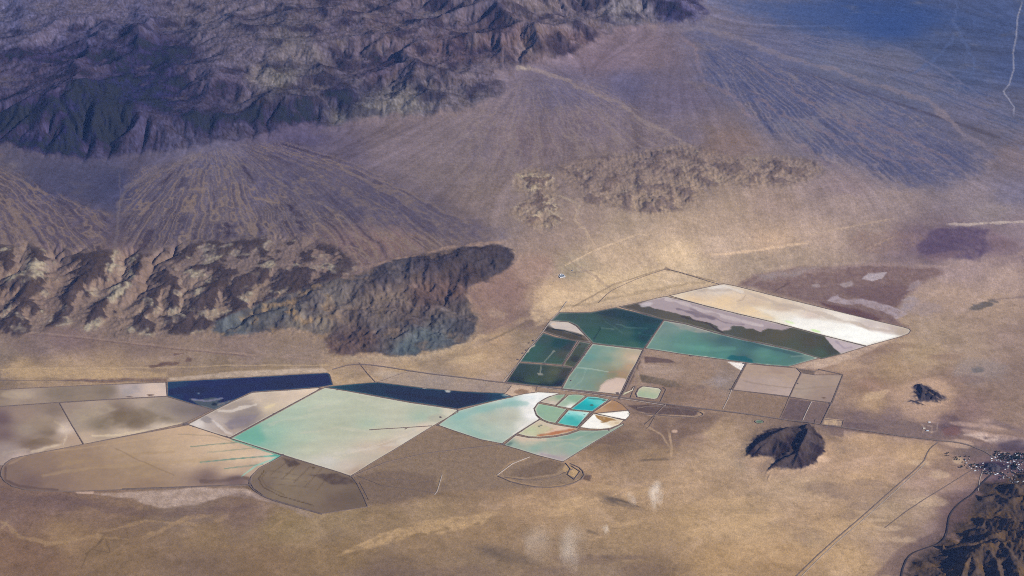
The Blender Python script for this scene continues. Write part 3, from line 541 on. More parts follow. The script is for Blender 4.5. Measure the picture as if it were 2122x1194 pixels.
# downslope streaks on the fans: pale washes and dark varnished surfaces
up_=1-0.65*sstep(380,470,V)*sstep(1000,1150,U); fan2=sstep(25,120,EE)*(1-mt)*up_; col=col*(1+fan*up_*0.065*lc1+fan2*0.055*lc2)[...,None]
col=mixc(col,(138,118,116),np.clip(fan2*sstep(1.0,2.2,lc2)*0.4,0,1))
col=mixc(col,(70,62,86),np.clip(fan2*sstep(0.6,2.0,-lc2)*0.35,0,1))
def fanveins(apex,h,poly,pale,dark,ka=18,kr=2.6,seed=0,amt=1.0):
    global col
    ax,ay=unproj(*apex,h); w=pip(U+a1*0.4,V+a2*0.4,poly).astype(np.float32); k=w>0
    if not k.any(): return
    ed=np.clip(segdist(U[k],V[k]*1.7,[(p[0],p[1]*1.7) for p in poly],True)/22,0,1)
    dx=GXX[k]-ax; dy=GYY[k]-ay; r=np.hypot(dx,dy)+60; th=np.arctan2(dx,-dy)
    wv=fbm(GXX[k],GYY[k],700,4,seed=600+seed); wv2=fbm(GXX[k],GYY[k],300,3,seed=640+seed)
    A=th*ka*(r/2500)**0.35+wv*0.5; B=np.log(r/200)*kr*0.5+wv2*0.5
    v1=1-np.abs(perlin(A,B,seed+11))*2.2; v2=1-np.abs(perlin(A*2.1+5,B*1.9,seed+17))*2.4; v3=1-np.abs(perlin(A*4.3+9,B*3.1,seed+23))*2.6
    vein=np.clip(sstep(.62,.97,v1)+0.7*sstep(.66,.97,v2)+0.3*sstep(.65,.97,v3),0,1)
    isl=sstep(0.1,-0.9,v1)*0.6+sstep(0.2,-0.8,v2)*0.4
    g=ed*amt*np.clip(0.5+r/3500,0,1)
    c=col[k]; c=mixc(c,dark,np.clip(isl*g*1.0,0,1)); c=mixc(c,pale,np.clip(vein*g*0.85,0,1)); col[k]=c
fanveins((430,296),380,[(262,345),(330,335),(430,302),(600,285),(760,340),(1050,490),(900,520),(740,560),(560,505),(400,520),(250,525),(240,430)],(132,116,114),(58,54,78),seed=1,ka=17)
fanveins((-150,330),340,[(-200,310),(0,325),(120,395),(240,440),(225,535),(100,540),(-200,540)],(128,112,112),(58,54,78),seed=2,ka=17)
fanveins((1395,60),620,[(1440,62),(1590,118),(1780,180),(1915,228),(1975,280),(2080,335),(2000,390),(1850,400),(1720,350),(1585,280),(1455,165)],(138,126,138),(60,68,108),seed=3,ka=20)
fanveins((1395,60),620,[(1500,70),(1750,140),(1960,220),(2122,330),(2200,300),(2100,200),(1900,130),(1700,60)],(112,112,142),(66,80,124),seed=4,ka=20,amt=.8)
fanveins((1092,142),540,[(1090,150),(1250,160),(1440,300),(1500,420),(1250,330),(1050,360),(1000,440),(900,330),(960,240)],(142,128,130),(104,96,116),seed=5,ka=14,amt=.6)
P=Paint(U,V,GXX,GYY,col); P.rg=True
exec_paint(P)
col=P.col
def veins(L,seed,w0,w1): return sstep(w0,w1,1-np.abs(perlin(GXX/L+near(seed,L*0.8,4)*0.9,GYY/L+near(seed+3,L*0.8,4)*0.9,seed))*2)
vm=sand*sstep(-0.05,0.3,near(363,2600,3)); col=mixc(col,np.minimum(col*1.14,235),veins(520,371,.93,.985)*vm*0.5); col=mixc(col,col*0.84,veins(340,381,.94,.99)*sand*sstep(0.0,0.3,near(367,1900,3))*0.6)
shr=sstep(0.45,0.8,near(391,26,2)); col=mixc(col,col*0.72,shr*sand*sstep(0.0,0.35,near(393,1500,4)+0.1)*0.7)
# dissected old fans: dark varnished tops, pale washes between, chalky outcrops on the banks
n_w=near(401,230,5); n_x=near(405,520,4); n_y=near(403,110,4); rel_s=bil(ZR-boxblur(ZR,5,2),GXX,GYY)
def crisp(k,lo=0.38,hi=0.56,amp=0.2): return sstep(lo,hi,m[k]+amp*n_w+amp*0.6*n_y)*sstep(0.02,0.12,m[k])
def islands(col,mk,f,dark,wash,chalk,ch,veins=0.6,sharp=0.05):
    top=sstep(-sharp,sharp,f+0.10*n_y+0.02*np.clip(rel_s,-6,6))
    c=mixc(np.broadcast_to(np.array(wash,np.float32),col.shape),dark,top)
    c=c*(1+0.09*mott2+0.08*n_w)[...,None]
    vn=sstep(0.75,1.5,la)*top*veins; c=mixc(c,wash,vn*0.7)
    edge_=np.exp(-((f-0.0)/0.10)**2); ck=edge_*sstep(ch,ch+0.2,n_w*0.7+n_x+0.25*n_y)
    c=mixc(c,chalk,np.clip(ck,0,1)*0.85)
    w=mk*(1-(1-top)*0.45); return col*(1-w[...,None])+c*w[...,None]
f4=bil(FR4,GXX,GYY); f3=isl_f(GXX,GYY,240,821)
k4=sstep(0.05,0.75,m[4]+0.35*n_x+0.1*n_w)
fd=f4-0.35*(1-k4)
col=islands(col,k4,fd,(74,68,82),(122,108,108),(168,158,144),0.10,0.8,0.07)
k3=sstep(0.05,0.8,m[2]+0.4*n_x)
col=islands(col,k3*0.85,f3-0.3*(1-k3)-0.06,(108,96,103),(142,125,119),(158,145,134),0.30,0.4,0.2)
k3=sstep(0.05,0.8,m[3]+0.4*n_x); col=islands(col,k3*0.9,f3-0.1,(112,98,102),(150,132,120),(196,180,156),-0.15,0.4,0.12)
# rock of the ranges and hills
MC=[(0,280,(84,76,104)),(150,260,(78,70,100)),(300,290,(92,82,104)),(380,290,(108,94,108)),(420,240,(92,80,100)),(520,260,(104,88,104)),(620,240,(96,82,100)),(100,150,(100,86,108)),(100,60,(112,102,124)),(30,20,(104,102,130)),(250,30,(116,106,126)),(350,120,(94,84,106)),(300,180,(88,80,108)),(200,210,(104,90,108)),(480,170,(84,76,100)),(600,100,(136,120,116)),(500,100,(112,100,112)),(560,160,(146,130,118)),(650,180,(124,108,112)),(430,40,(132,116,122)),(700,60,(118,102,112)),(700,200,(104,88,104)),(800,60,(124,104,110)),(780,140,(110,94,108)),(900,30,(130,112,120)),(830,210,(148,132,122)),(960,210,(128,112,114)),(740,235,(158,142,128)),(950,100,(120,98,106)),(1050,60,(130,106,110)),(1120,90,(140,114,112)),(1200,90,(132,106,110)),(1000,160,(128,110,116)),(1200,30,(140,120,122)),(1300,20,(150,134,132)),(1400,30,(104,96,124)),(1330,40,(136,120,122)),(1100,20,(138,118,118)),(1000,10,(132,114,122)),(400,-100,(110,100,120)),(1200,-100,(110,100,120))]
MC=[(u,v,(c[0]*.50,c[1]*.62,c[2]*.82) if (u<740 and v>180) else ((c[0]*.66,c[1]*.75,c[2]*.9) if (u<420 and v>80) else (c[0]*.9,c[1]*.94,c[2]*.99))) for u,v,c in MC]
rc=idw(U+a1*0.7+a3*1.5,V+a2*0.7+a4*1.5,MC,eps=200)
rr=RUG; up=mixc(rc*1.02+6,(128,112,120),0.35)
rc=rc*(1-(1-rr)[...,None])+up*(1-rr)[...,None]
tan=sstep(0.05,0.5,near(410,420,5)); rc=mixc(rc,(148,134,130),tan*0.30*sstep(400,560,U))
flat=sstep(0.22,0.05,slp)*sstep(6,-8,rel)
rc=mixc(rc,(134,118,120),flat*0.45)
rc=rc*(1+0.26*near(415,160,5)+0.22*near(417,45,3))[...,None]
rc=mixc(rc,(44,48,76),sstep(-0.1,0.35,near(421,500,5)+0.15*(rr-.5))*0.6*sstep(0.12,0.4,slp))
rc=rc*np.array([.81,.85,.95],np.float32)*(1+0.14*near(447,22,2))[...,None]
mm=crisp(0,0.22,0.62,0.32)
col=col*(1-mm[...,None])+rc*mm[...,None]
# the dark hill in front of the fans: black ridge, red flank, teal foot
hc=idw(U+a1*0.5+a3,V+a2*0.5+a4,[(450,680,(92,96,104)),(560,640,(88,86,94)),(680,620,(110,96,96)),(650,680,(136,114,98)),(720,650,(120,96,90)),(800,560,(84,76,90)),(900,540,(72,64,84)),(1000,530,(76,66,82)),(1040,545,(78,68,84)),(960,575,(84,68,80)),(820,620,(132,104,92)),(880,610,(122,86,82)),(940,600,(120,84,82)),(760,700,(104,76,78)),(850,660,(98,80,84)),(800,690,(100,88,92)),(880,700,(88,96,104)),(940,680,(92,90,98)),(700,715,(108,76,78)),(850,720,(84,96,104)),(960,640,(110,92,90))],eps=150)
hc=(hc*0.62+hc.mean(-1,keepdims=True)*0.40); hc=hc*np.array([.93,.97,1.05],np.float32); hc=mixc(hc,(56,54,74),sstep(-.15,.35,near(437,380,5))*0.38); hc=mixc(hc,(132,112,104),sstep(1.5,-3.5,rel_s)*sstep(.22,.1,slp)*0.5); hc=hc*(1+0.15*near(430,150,5)+0.08*mott2)[...,None]
hc=mixc(hc,(146,122,104),sstep(0.05,0.35,n_w)*sstep(740,640,U)*0.7)
mh=crisp(1,0.3,0.5,0.25); col=col*(1-mh[...,None])+hc*mh[...,None]
hgt=GZ-EE
for i,c,c2,h0 in ((5,(56,54,74),(84,76,84),17),(6,(46,50,76),(76,72,86),9),(7,(98,82,78),(66,62,74),0)):  # first butte's rock darkened to stand in for shading its low relief lacks
    mb=sstep(0.01,0.05,m[i])*(sstep(h0-5,h0+5,hgt+8*n_w+4*n_y) if i!=7 else sstep(5,18,hgt+10*n_w))
    q=mixc(np.broadcast_to(np.array(c,np.float32),col.shape),c2,sstep(0.2,0.6,n_w+0.5*n_x+0.5)*0.6)*(1+0.16*n_w+0.14*mott2)[...,None]
    col=col*(1-mb[...,None])+q*mb[...,None]
# blown sand laps over the shrubs and gullies of the far ground
col=col*(1+0.028*rs.randn(*U.shape).astype(np.float32)+(0.07-.025*sand)*near(441,34,2)+0.045*near(443,75,2))[...,None]
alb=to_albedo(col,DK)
alb=np.where(far[...,None]>0.5,np.clip(alb,0.05,0.35),alb).astype(np.float32)
def sheet(name,X,Y,Z,C,mat,kind):
    ny,nx=X.shape; me=bpy.data.meshes.new(name); n=nx*ny
    co=np.stack([X,Y,Z],-1).reshape(-1,3).astype(np.float32)
    i=np.arange(n).reshape(ny,nx); q=np.stack([i[:-1,:-1],i[1:,:-1],i[1:,1:],i[:-1,1:]],-1).reshape(-1,4)
    me.vertices.add(n); me.vertices.foreach_set('co',co.ravel())
    me.loops.add(q.size); me.loops.foreach_set('vertex_index',q.ravel().astype(np.int32))
    me.polygons.add(len(q)); me.polygons.foreach_set('loop_start',np.arange(0,q.size,4,dtype=np.int32)); me.polygons.foreach_set('loop_total',np.full(len(q),4,np.int32))
    me.polygons.foreach_set('use_smooth',np.ones(len(q),bool))
    a=me.color_attributes.new('albedo','FLOAT_COLOR','POINT'); a.data.foreach_set('color',np.concatenate([C.reshape(-1,3),np.ones((n,1),np.float32)],1).ravel())
    me.update(); me.materials.append(mat); o=bpy.data.objects.new(name,me); scene.collection.objects.link(o); tag(o,kind=kind); return o
def earth_mat(name,attr=True,rough=1.0,color=(.2,.17,.14),amp=0.12,sc=(0.02,0.09),spec=0.0,bump=0.0):
    m=bpy.data.materials.new(name); m.use_nodes=True; nt=m.node_tree; b=nt.nodes['Principled BSDF']; L=nt.links.new
    b.inputs['Roughness'].default_value=rough; b.inputs['Specular IOR Level'].default_value=spec
    tc=nt.nodes.new('ShaderNodeNewGeometry')
    mul=None
    for s in sc:
        n=nt.nodes.new('ShaderNodeTexNoise'); n.inputs['Scale'].default_value=s; n.inputs['Detail'].default_value=5; n.inputs['Roughness'].default_value=0.65
        L(tc.outputs['Position'],n.inputs['Vector'])
        r=nt.nodes.new('ShaderNodeMapRange'); r.inputs[1].default_value=0.3; r.inputs[2].default_value=0.7; r.inputs[3].default_value=1-amp; r.inputs[4].default_value=1+amp
        L(n.outputs['Fac'],r.inputs[0])
        if mul is None: mul=r.outputs[0]
        else:
            k=nt.nodes.new('ShaderNodeMath'); k.operation='MULTIPLY'; L(mul,k.inputs[0]); L(r.outputs[0],k.inputs[1]); mul=k.outputs[0]
    vm=nt.nodes.new('ShaderNodeVectorMath'); vm.operation='SCALE'
    if attr:
        at=nt.nodes.new('ShaderNodeAttribute'); at.attribute_name='albedo'; L(at.outputs['Color'],vm.inputs[0])
    else: vm.inputs[0].default_value=color[:3]
    L(mul,vm.inputs['Scale']); L(vm.outputs[0],b.inputs['Base Color'])
    if bump:
        bp=nt.nodes.new('ShaderNodeBump'); bp.inputs['Distance'].default_value=bump; L(n.outputs['Fac'],bp.inputs['Height']); L(bp.outputs[0],b.inputs['Normal'])
    return m
M_GROUND=earth_mat('desert_ground',amp=0.11,sc=(0.018,0.06),bump=3.0)
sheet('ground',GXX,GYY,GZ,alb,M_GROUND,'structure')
print('ground',round(time.time()-T0,1))
# ---------------------------------------------------------------- evaporation ponds
def link_mesh(name,verts,faces,mats,parent=None,smooth=False,cols=None):
    me=bpy.data.meshes.new(name); me.from_pydata([tuple(map(float,v)) for v in verts],[],[tuple(map(int,f)) for f in faces])
    if smooth: me.polygons.foreach_set('use_smooth',np.ones(len(me.polygons),bool))
    if cols is not None:
        a=me.color_attributes.new('albedo','FLOAT_COLOR','POINT'); a.data.foreach_set('color',np.concatenate([cols,np.ones((len(cols),1))],1).astype(np.float32).ravel())
    for m in (mats if isinstance(mats,(list,tuple)) else [mats]): me.materials.append(m)
    me.update(); o=bpy.data.objects.new(name,me); scene.collection.objects.link(o)
    if parent: o.parent=parent
    return o
def empty(name,loc=(0,0,0),rz=0):
    o=bpy.data.objects.new(name,None); scene.collection.objects.link(o); o.location=loc; o.rotation_euler=(0,0,rz); o.empty_display_size=20; return o
M_WATER=earth_mat('brine_water',rough=0.32,amp=0.035,sc=(0.01,0.05),spec=0.12)
M_SALT=earth_mat('salt_crust',rough=0.9,amp=0.06,sc=(0.012,0.06),spec=0.1)
M_BED=earth_mat('dry_pond_bed',rough=1.0,amp=0.07,sc=(0.012,0.06))
M_BANK=earth_mat('dyke_gravel',attr=False,color=(0.14,0.10,0.075),amp=0.22,sc=(0.03,0.1))
M_BANKL=earth_mat('pale_dyke_gravel',attr=False,color=(0.30,0.25,0.21),amp=0.2,sc=(0.03,0.1))
M_PAD=earth_mat('pad_gravel',attr=False,color=(0.12,0.092,0.08),amp=0.3,sc=(0.05,0.15))
M_ROAD=earth_mat('graded_road',attr=False,color=(0.17,0.125,0.10),amp=0.2,sc=(0.02,0.1))
M_ROADL=earth_mat('pale_track',attr=False,color=(0.40,0.33,0.27),amp=0.12,sc=(0.02,0.1))
M_ASPH=earth_mat('asphalt',attr=False,color=(0.06,0.048,0.045),amp=0.15,sc=(0.02,0.1))
def wpts(P): return [tuple(float(q) for q in unproj(u,v,0.0)) for u,v in P]
def offset_poly(W,d,closed=True):
    n=len(W); out=[]
    area=sum(W[i][0]*W[(i+1)%n][1]-W[(i+1)%n][0]*W[i][1] for i in range(n)) if closed else 1
    sg=1 if area>0 else -1
    for i in range(n):
        p=Vector(W[i]); 
        a=p-Vector(W[i-1]) if (closed or i>0) else Vector(W[1])-p
        b=Vector(W[(i+1)%n])-p if (closed or i<n-1) else a
        a=a.normalized() if a.length>0 else b.normalized(); b=b.normalized() if b.length>0 else a
        na=Vector((a.y,-a.x))*sg; nb=Vector((b.y,-b.x))*sg; m=na+nb
        if m.length<1e-4: m=na
        m.normalize(); k=d/max(0.55,m.dot(na)); out.append((p.x+m.x*k,p.y+m.y*k))
    return out
def densify(W,closed=True,step=60):
    out=[]; n=len(W); last=n if closed else n-1
    for i in range(last):
        a=W[i]; b=W[(i+1)%n]; L=math.hypot(b[0]-a[0],b[1]-a[1]); k=max(1,int(L/step))
        for j in range(k): out.append((a[0]+(b[0]-a[0])*j/k,a[1]+(b[1]-a[1])*j/k))
    if not closed: out.append(W[-1])
    return out
def smoothp(P,it=2,closed=True):
    for _ in range(it):
        n=len(P); Q=[] if closed else [P[0]]
        for i in range(n if closed else n-1):
            a=P[i]; b=P[(i+1)%n]; Q+= [(a[0]*.75+b[0]*.25,a[1]*.75+b[1]*.25),(a[0]*.25+b[0]*.75,a[1]*.25+b[1]*.75)]
        if not closed: Q.append(P[-1])
        P=Q
    return P
def band(W,prof,closed=True):
    """sweep the cross-section prof [(offset, z)] along W"""
    rows=[offset_poly(W,o,closed) for o,_ in prof]; n=len(W); V=[]; F=[]
    for r,(o,z) in zip(rows,prof): V+=[(x,y,z) for x,y in r]
    for k in range(len(prof)-1):
        for i in range(n if closed else n-1):
            j=(i+1)%n; F.append((k*n+i,k*n+j,(k+1)*n+j,(k+1)*n+i))
    return V,F
rb=random.Random(5)
CG='basins inside the round dyke'
NP_=[0]
def pond(P,stops,ops,label,kind='water',round_=0,w=13,bank=None,cat='evaporation pond',name='evaporation_pond',z=None,group=None,step=12.0,idp=2.6):
    i=NP_[0]; NP_[0]+=1
    if kind=='water':
        k_=0.12 if group==CG and max(max(s[2])-min(s[2]) for s in stops)>100 else 0.45
        if group==CG and k_>.3: k_=.31
        stops=[(a,b,regrade_pond(c,k_)) for a,b,c in stops]
        ops=[(op,tuple(regrade_pond(x,k_) if isinstance(x,tuple) and len(x)==3 and not isinstance(x[0],tuple) else x for x in ar),kw) for op,ar,kw in ops]
    if kind=='bed':
        bd=lambda c:(min(255,c[0]*1.035),min(255,c[1]*1.04),min(255,c[2]*1.10)); stops=[(a,b,bd(c)) for a,b,c in stops]
    if round_: P=smoothp(P,round_)
    W=wpts(P); cx=sum(p[0] for p in W)/len(W); cy=sum(p[1] for p in W)/len(W)
    root=empty(name,(cx,cy,0)); tag(root,label,cat,group)
    Wd=densify(W,True,40); L=[Vector((x-cx,y-cy)) for x,y in Wd]
    xs=[p[0] for p in W]; ys=[p[1] for p in W]
    sx,sy=step,step*1.7
    gx=np.arange(min(xs),max(xs),sx); gy=np.arange(min(ys),max(ys),sy); X,Y=np.meshgrid(gx,gy); X=X.ravel()+np.tile([0,sx/2],len(X.ravel())//2+1)[:X.size]*0; Y=Y.ravel()
    k=pip(X,Y,W); X=X[k]; Y=Y[k]; dd=segdist(X,Y,W,True); k=dd>sx*0.6; X=X[k]; Y=Y[k]
    pts=L+[Vector((a-cx,b-cy)) for a,b in zip(X,Y)]; n=len(L)
    vv,ee,ff,_,_,_=geometry.delaunay_2d_cdt(pts,[(q,(q+1)%n) for q in range(n)],[],1,1e-3)
    A=np.array([(v.x+cx,v.y+cy) for v in vv]); u,v=proj(A[:,0],A[:,1],np.zeros(len(A)))
    xw=A[:,0].astype(np.float32); yw=A[:,1].astype(np.float32)
    wu=fbm(xw,yw,500,4,seed=500+i)*10; wv=fbm(xw,yw,500,4,seed=530+i)*4
    col=idw(u+wu,v+wv,stops,p=idp,vs=1.8,eps=20)
    nn=fbm(xw,yw*2.2+xw*0.3,420,5,seed=560+i); col=col*(1+0.035*nn+0.02*fbm(xw,yw,60,3,seed=590+i))[:,None]
    Q=Paint(u,v,xw,yw,col.astype(np.float32)); 
    for op,args,kw in ops: getattr(Q,op)(*args,**kw)
    if kind!='bed':
        st=fbm(xw*0.35+yw*0.2,yw*1.6-xw*0.25,260,5,seed=620+i); Q.col=Q.col*(1+0.05*st)[:,None]
        ed=segdist(Q.u,Q.v,P,True); dk=sstep(60,130,Q.col.mean(-1)); Q.col=mixc(Q.col,(214,206,192),np.clip(sstep(2.0,0.5,ed+0.8*Q.n3)*(0.18+0.4*dk)*(1+Q.n1),0,.8))
    dist=np.sqrt(xw**2+yw**2+HC**2)/1000; cols=to_albedo(Q.col,dist)
    zz=1.2+0.05*(i%9) if z is None else z
    mat={'water':M_WATER,'salt':M_SALT,'bed':M_BED}[kind]
    link_mesh({'water':'brine','salt':'salt_bed','bed':'dry_bed'}[kind],[(a.x,a.y,zz) for a in vv],ff,mat,root,cols=cols)
    Wl=[(a.x,a.y) for a in L]; h=3.2+0.07*i
    if w: 
        V,F=band(Wl,[(-1.5,zz-0.6),(w*0.25,h),(w*0.75,h+0.15),(w,-1.0)])
        link_mesh('embankment',V,F,bank or M_BANK,root)
    return root
def ln(*a,**k): return ('line',a,k)
def pl(*a,**k): return ('poly',a,k)
def bl(*a,**k): return ('blob',a,k)
G='evaporation ponds of the brine works'
pond([(347.6,792),(440,787),(560,780),(677,773.6),(682,776),(688.5,797.5),(662,802),(600,807),(521,812),(482,830),(444,850),(400,837),(347.6,820.5)],
 [(360,800,(8,56,100)),(450,800,(8,46,98)),(520,795,(6,36,92)),(600,790,(8,30,84)),(660,782,(10,44,92)),(420,815,(6,30,88)),(640,796,(10,40,90)),(480,815,(6,36,90)),(365,815,(10,50,96))],
 [ln([(352,812),(440,806),(560,796),(680,786)],9,(6,26,84),.6,2),pl([(392,827),(415,829),(440,824),(463,827),(450,834),(470,836),(444,852),(420,846)],(84,78,104),.95,1,3),ln([(398,828),(430,832),(462,825)],2.4,(146,140,166),.8,1),ln([(450,840),(475,832)],2,(150,136,134),.7,1),bl(411,816,3,1.4,(120,140,170),.8),bl(444,838,6,3,(12,34,60),.8)],
 'long navy blue pond at the far left with a grey salt point below',group=G)
pond([(676,802.2),(735,796.5),(782,793),(880,805),(960,812),(1043,815.8),(1061,823),(1020,831),(948,847),(850,832.5),(760,816)],
 [(700,803,(10,58,90)),(780,800,(10,50,84)),(850,815,(10,46,82)),(900,820,(12,48,84)),(980,825,(14,44,80)),(1030,822,(18,58,96)),(930,838,(10,40,76))],
 [ln([(800,812),(900,826),(960,836)],5,(8,38,72),.5,3),bl(1048,820,9,3,(120,140,158),.8,0,1.0),bl(928,811,5,2,(200,200,206),.9),bl(880,804,5,2,(150,150,150),.8)],
 'narrow dark blue pond above the largest pale green one, pointed at its left',group=G)
pond([(445,851),(483,832.5),(523,814.5),(600,809.5),(662,804.5),(655,810),(560,861),(477,906.5),(432,894),(391.5,879.5)],
 [(640,808,(222,200,182)),(600,820,(214,194,178)),(540,825,(204,186,172)),(470,850,(170,156,150)),(520,850,(150,138,136)),(440,875,(186,172,168)),(470,895,(176,158,150)),(500,870,(128,118,124)),(410,878,(214,204,202)),(560,845,(206,188,168))],
 [pl([(462,878),(500,862),(540,858),(505,885),(480,890)],(138,128,138),.8,3,8,.4),ln([(452,850),(480,852),(530,838)],4,(224,212,204),.7,4,vary=.8),ln([(405,878),(440,872),(462,890),(480,898)],4,(222,212,210),.6,5,vary=.8),pl([(448,850),(500,832),(525,828),(490,846)],(166,152,144),.7,3,4,.5),bl(424,868,12,5,(126,120,126),.6,20,1.0),bl(560,842,12,3,(226,206,170),.6,-20,1.)],
 'grey and pinkish white salt pond crusted over, left of the largest pale green pond','salt',group=G)
pond([(674,804.2),(720,811.5),(850.6,835.6),(930,847),(946.5,849.8),(948,854),(925,866.5),(896,883),(817.6,931),(775,956),(727,986),(650,962),(587,942.5),(530,924.5),(479,908.3),(560,863.5),(640,820)],
 [(500,905,(80,190,172)),(530,905,(96,196,178)),(560,895,(140,204,184)),(600,860,(170,208,186)),(680,820,(190,210,186)),(750,840,(184,202,176)),(820,850,(196,206,182)),(900,852,(178,206,186)),(935,853,(214,206,186)),(870,865,(160,200,180)),(760,880,(172,204,180)),(700,885,(180,200,174)),(620,910,(170,204,180)),(650,930,(192,206,180)),(700,900,(186,200,174)),(700,940,(200,196,176)),(780,900,(200,196,174)),(840,905,(210,198,180)),(760,930,(206,190,172)),(720,965,(204,190,176)),(740,978,(180,158,140)),(800,925,(196,176,158)),(880,886,(214,198,180)),(680,955,(206,200,190))],
 [ln([(560,880),(640,862),(700,850),(760,838),(820,842)],5,(196,210,186),.45,8,vary=.9),ln([(620,900),(700,888),(760,894),(850,880)],3,(206,206,184),.5,6,vary=.9),ln([(640,945),(740,935),(820,920),(860,905)],5,(216,206,194),.5,5,vary=.9),pl([(480,908),(520,884),(540,880),(545,915),(530,922)],(72,186,166),.7,8,6),bl(905,868,20,8,(176,176,160),.6,0,.8),ln([(640,850),(720,826),(840,838)],4,(204,212,190),.4,8,vary=.9),ln([(690,950),(760,930),(870,890)],1.6,(222,206,188),.6,1.5)],
 'largest pale green pond, turquoise at its left corner, pierced by a thin spur bank',step=13,group=G)
pond([(909,881),(948,852.5),(1000,838),(1045,826.5),(1087,817),(1116,813.2),(1158,815.3),(1134,824),(1114,835),(1105.5,847),(1110,861),(1117,868.5),(1068,899.3),(1040,919),(996,910.5),(940,892)],
 [(920,880,(150,204,196)),(950,862,(130,204,200)),(960,880,(140,202,196)),(1000,848,(130,204,204)),(1060,832,(140,210,214)),(1100,820,(236,240,240)),(1140,816,(246,244,240)),(1100,835,(244,244,242)),(1095,850,(240,236,230)),(1100,862,(246,242,240)),(1080,880,(222,220,210)),(1060,855,(196,206,192)),(1020,870,(184,200,184)),(1050,880,(188,204,190)),(1030,905,(170,206,198)),(980,900,(140,200,192)),(1000,885,(160,200,188)),(1000,865,(176,202,186)),(1060,865,(190,200,186))],
 [ln([(945,868),(985,852),(1050,838),(1090,836)],9,(120,200,200),.55,2),ln([(1112,868),(1085,885),(1065,900)],5,(236,230,224),.7,3),bl(1110,815,30,4,(252,250,246),.9,0,.6),ln([(1118,815),(1106,845),(1112,864)],7,(250,248,246),.8,1.5),ln([(940,874),(990,900),(1035,915)],6,(132,198,192),.4,3)],
 'turquoise pond bleaching to bright white salt along the round basin on its right',group=G)
pond([(1074,899.3),(1097,884),(1119,870.5),(1134,877),(1153,881.5),(1199,889),(1175,898),(1148,903),(1118,905.5),(1095,904.5)],
 [(1120,880,(206,192,170)),(1100,893,(190,196,164)),(1130,890,(196,190,160)),(1160,888,(212,190,170)),(1190,890,(180,140,118)),(1150,898,(190,140,112)),(1090,900,(196,194,166))],
 [ln([(1115,904),(1140,900),(1160,896),(1190,890)],4,(176,112,84),.8,2.5,vary=.8),ln([(1130,898),(1160,890),(1185,888)],3,(226,198,182),.7,4,vary=.9),bl(1121,881,3,1.2,(90,100,100),.9),bl(1117,884,2,1,(90,100,90),.9),ln([(1112,873),(1130,880),(1150,886)],4,(216,196,182),.5,4,vary=.9)],
 'greenish leaf shaped pond with a rusty brown rim, under the round basin','salt',group=G)
pond([(1045.5,922.5),(1069,903.2),(1095,908),(1120,909.2),(1150,906.5),(1178,901),(1202,892.6),(1238,893),(1266,890.5),(1292,878.5),(1291,881),(1228,918),(1166.5,956.5),(1115,943.5),(1075,931)],
 [(1060,922,(150,196,184)),(1080,910,(210,192,170)),(1100,915,(196,190,168)),(1110,928,(128,184,172)),(1150,915,(140,182,168)),(1180,905,(110,170,156)),(1230,900,(112,168,152)),(1270,893,(120,164,146)),(1200,915,(126,178,164)),(1240,908,(134,176,158)),(1150,935,(160,186,170)),(1130,945,(190,176,174)),(1165,950,(176,164,160)),(1190,935,(132,180,166)),(1050,921,(60,110,110))],
 [pl([(1118,945),(1120,940),(1150,943),(1170,950),(1166,957)],(172,160,162),.8,2,3,.5),ln([(1080,920),(1120,912),(1160,910),(1190,912),(1230,895)],3,(190,196,174),.55,5,vary=.9),ln([(1150,925),(1175,918),(1200,925),(1240,912)],2.4,(180,190,166),.5,6,vary=.9),bl(1054,920,10,3,(70,116,112),.7,-10,.6),ln([(1070,905),(1100,912),(1130,912)],4,(214,190,168),.7,3,vary=.6),bl(1205,900,22,4,(96,166,150),.5)],
 'muted green pond streaked with tan, running diagonally below the round basin',group=G)
# round basin, divided like a pie
CG='basins inside the round dyke'
pond([(1119,833.3),(1128,827.5),(1139,822.3),(1156,818.4),(1171,817.8),(1170,820.5),(1151,839.6)],[(1128,832,(200,186,170)),(1145,836,(212,196,180)),(1140,826,(180,190,164)),(1158,821,(120,164,136)),(1165,819,(110,156,130))],[],'pale tan and green wedge at the upper left inside the round dyke',group=CG,w=8,step=8)
pond([(1154,841.3),(1178,819.5),(1186,818),(1200,818.3),(1213,820.8),(1182,846.5)],[(1185,825,(118,178,150)),(1200,823,(130,180,152)),(1170,838,(150,190,168)),(1180,843,(236,236,226)),(1190,830,(126,178,152))],[bl(1180,844,8,2.2,(244,242,236),.8)],'sea green parallelogram with white salt in its lower corner, inside the round dyke',group=CG,w=8,step=8)
pond([(1183.5,848.3),(1218,822.3),(1236,823),(1261,828.5),(1227,852.8)],[(1200,845,(0,172,190)),(1220,845,(0,176,194)),(1230,828,(80,204,214)),(1245,835,(100,206,212)),(1215,832,(30,188,204)),(1228,850,(0,170,188))],[ln([(1220,825.5),(1246,827.3)],2.6,(70,130,136),.9,.6),bl(1252,829.5,5,2,(86,126,120),.95),bl(1226,840,4,2,(70,120,124),.95),ln([(1262,829),(1245,840)],2.4,(230,240,236),.8,.5)],'vivid turquoise basin with dark specks and a dark islet, inside the round dyke',group=CG,w=8,step=7)
pond([(1115.5,836.8),(1150,843.2),(1174,848.6),(1162,861.5),(1151,876.8),(1138,874.5),(1125,869.5),(1113,860),(1108.5,848)],[(1130,845,(126,182,154)),(1150,858,(136,184,158)),(1140,870,(140,186,160)),(1120,855,(132,184,160)),(1165,852,(140,188,162))],[ln([(1117,837),(1110,848),(1114,860),(1126,869)],2,(176,206,196),.8,.4)],'rounded sea green half disc at the left side inside the round dyke',group=CG,w=8,step=8)
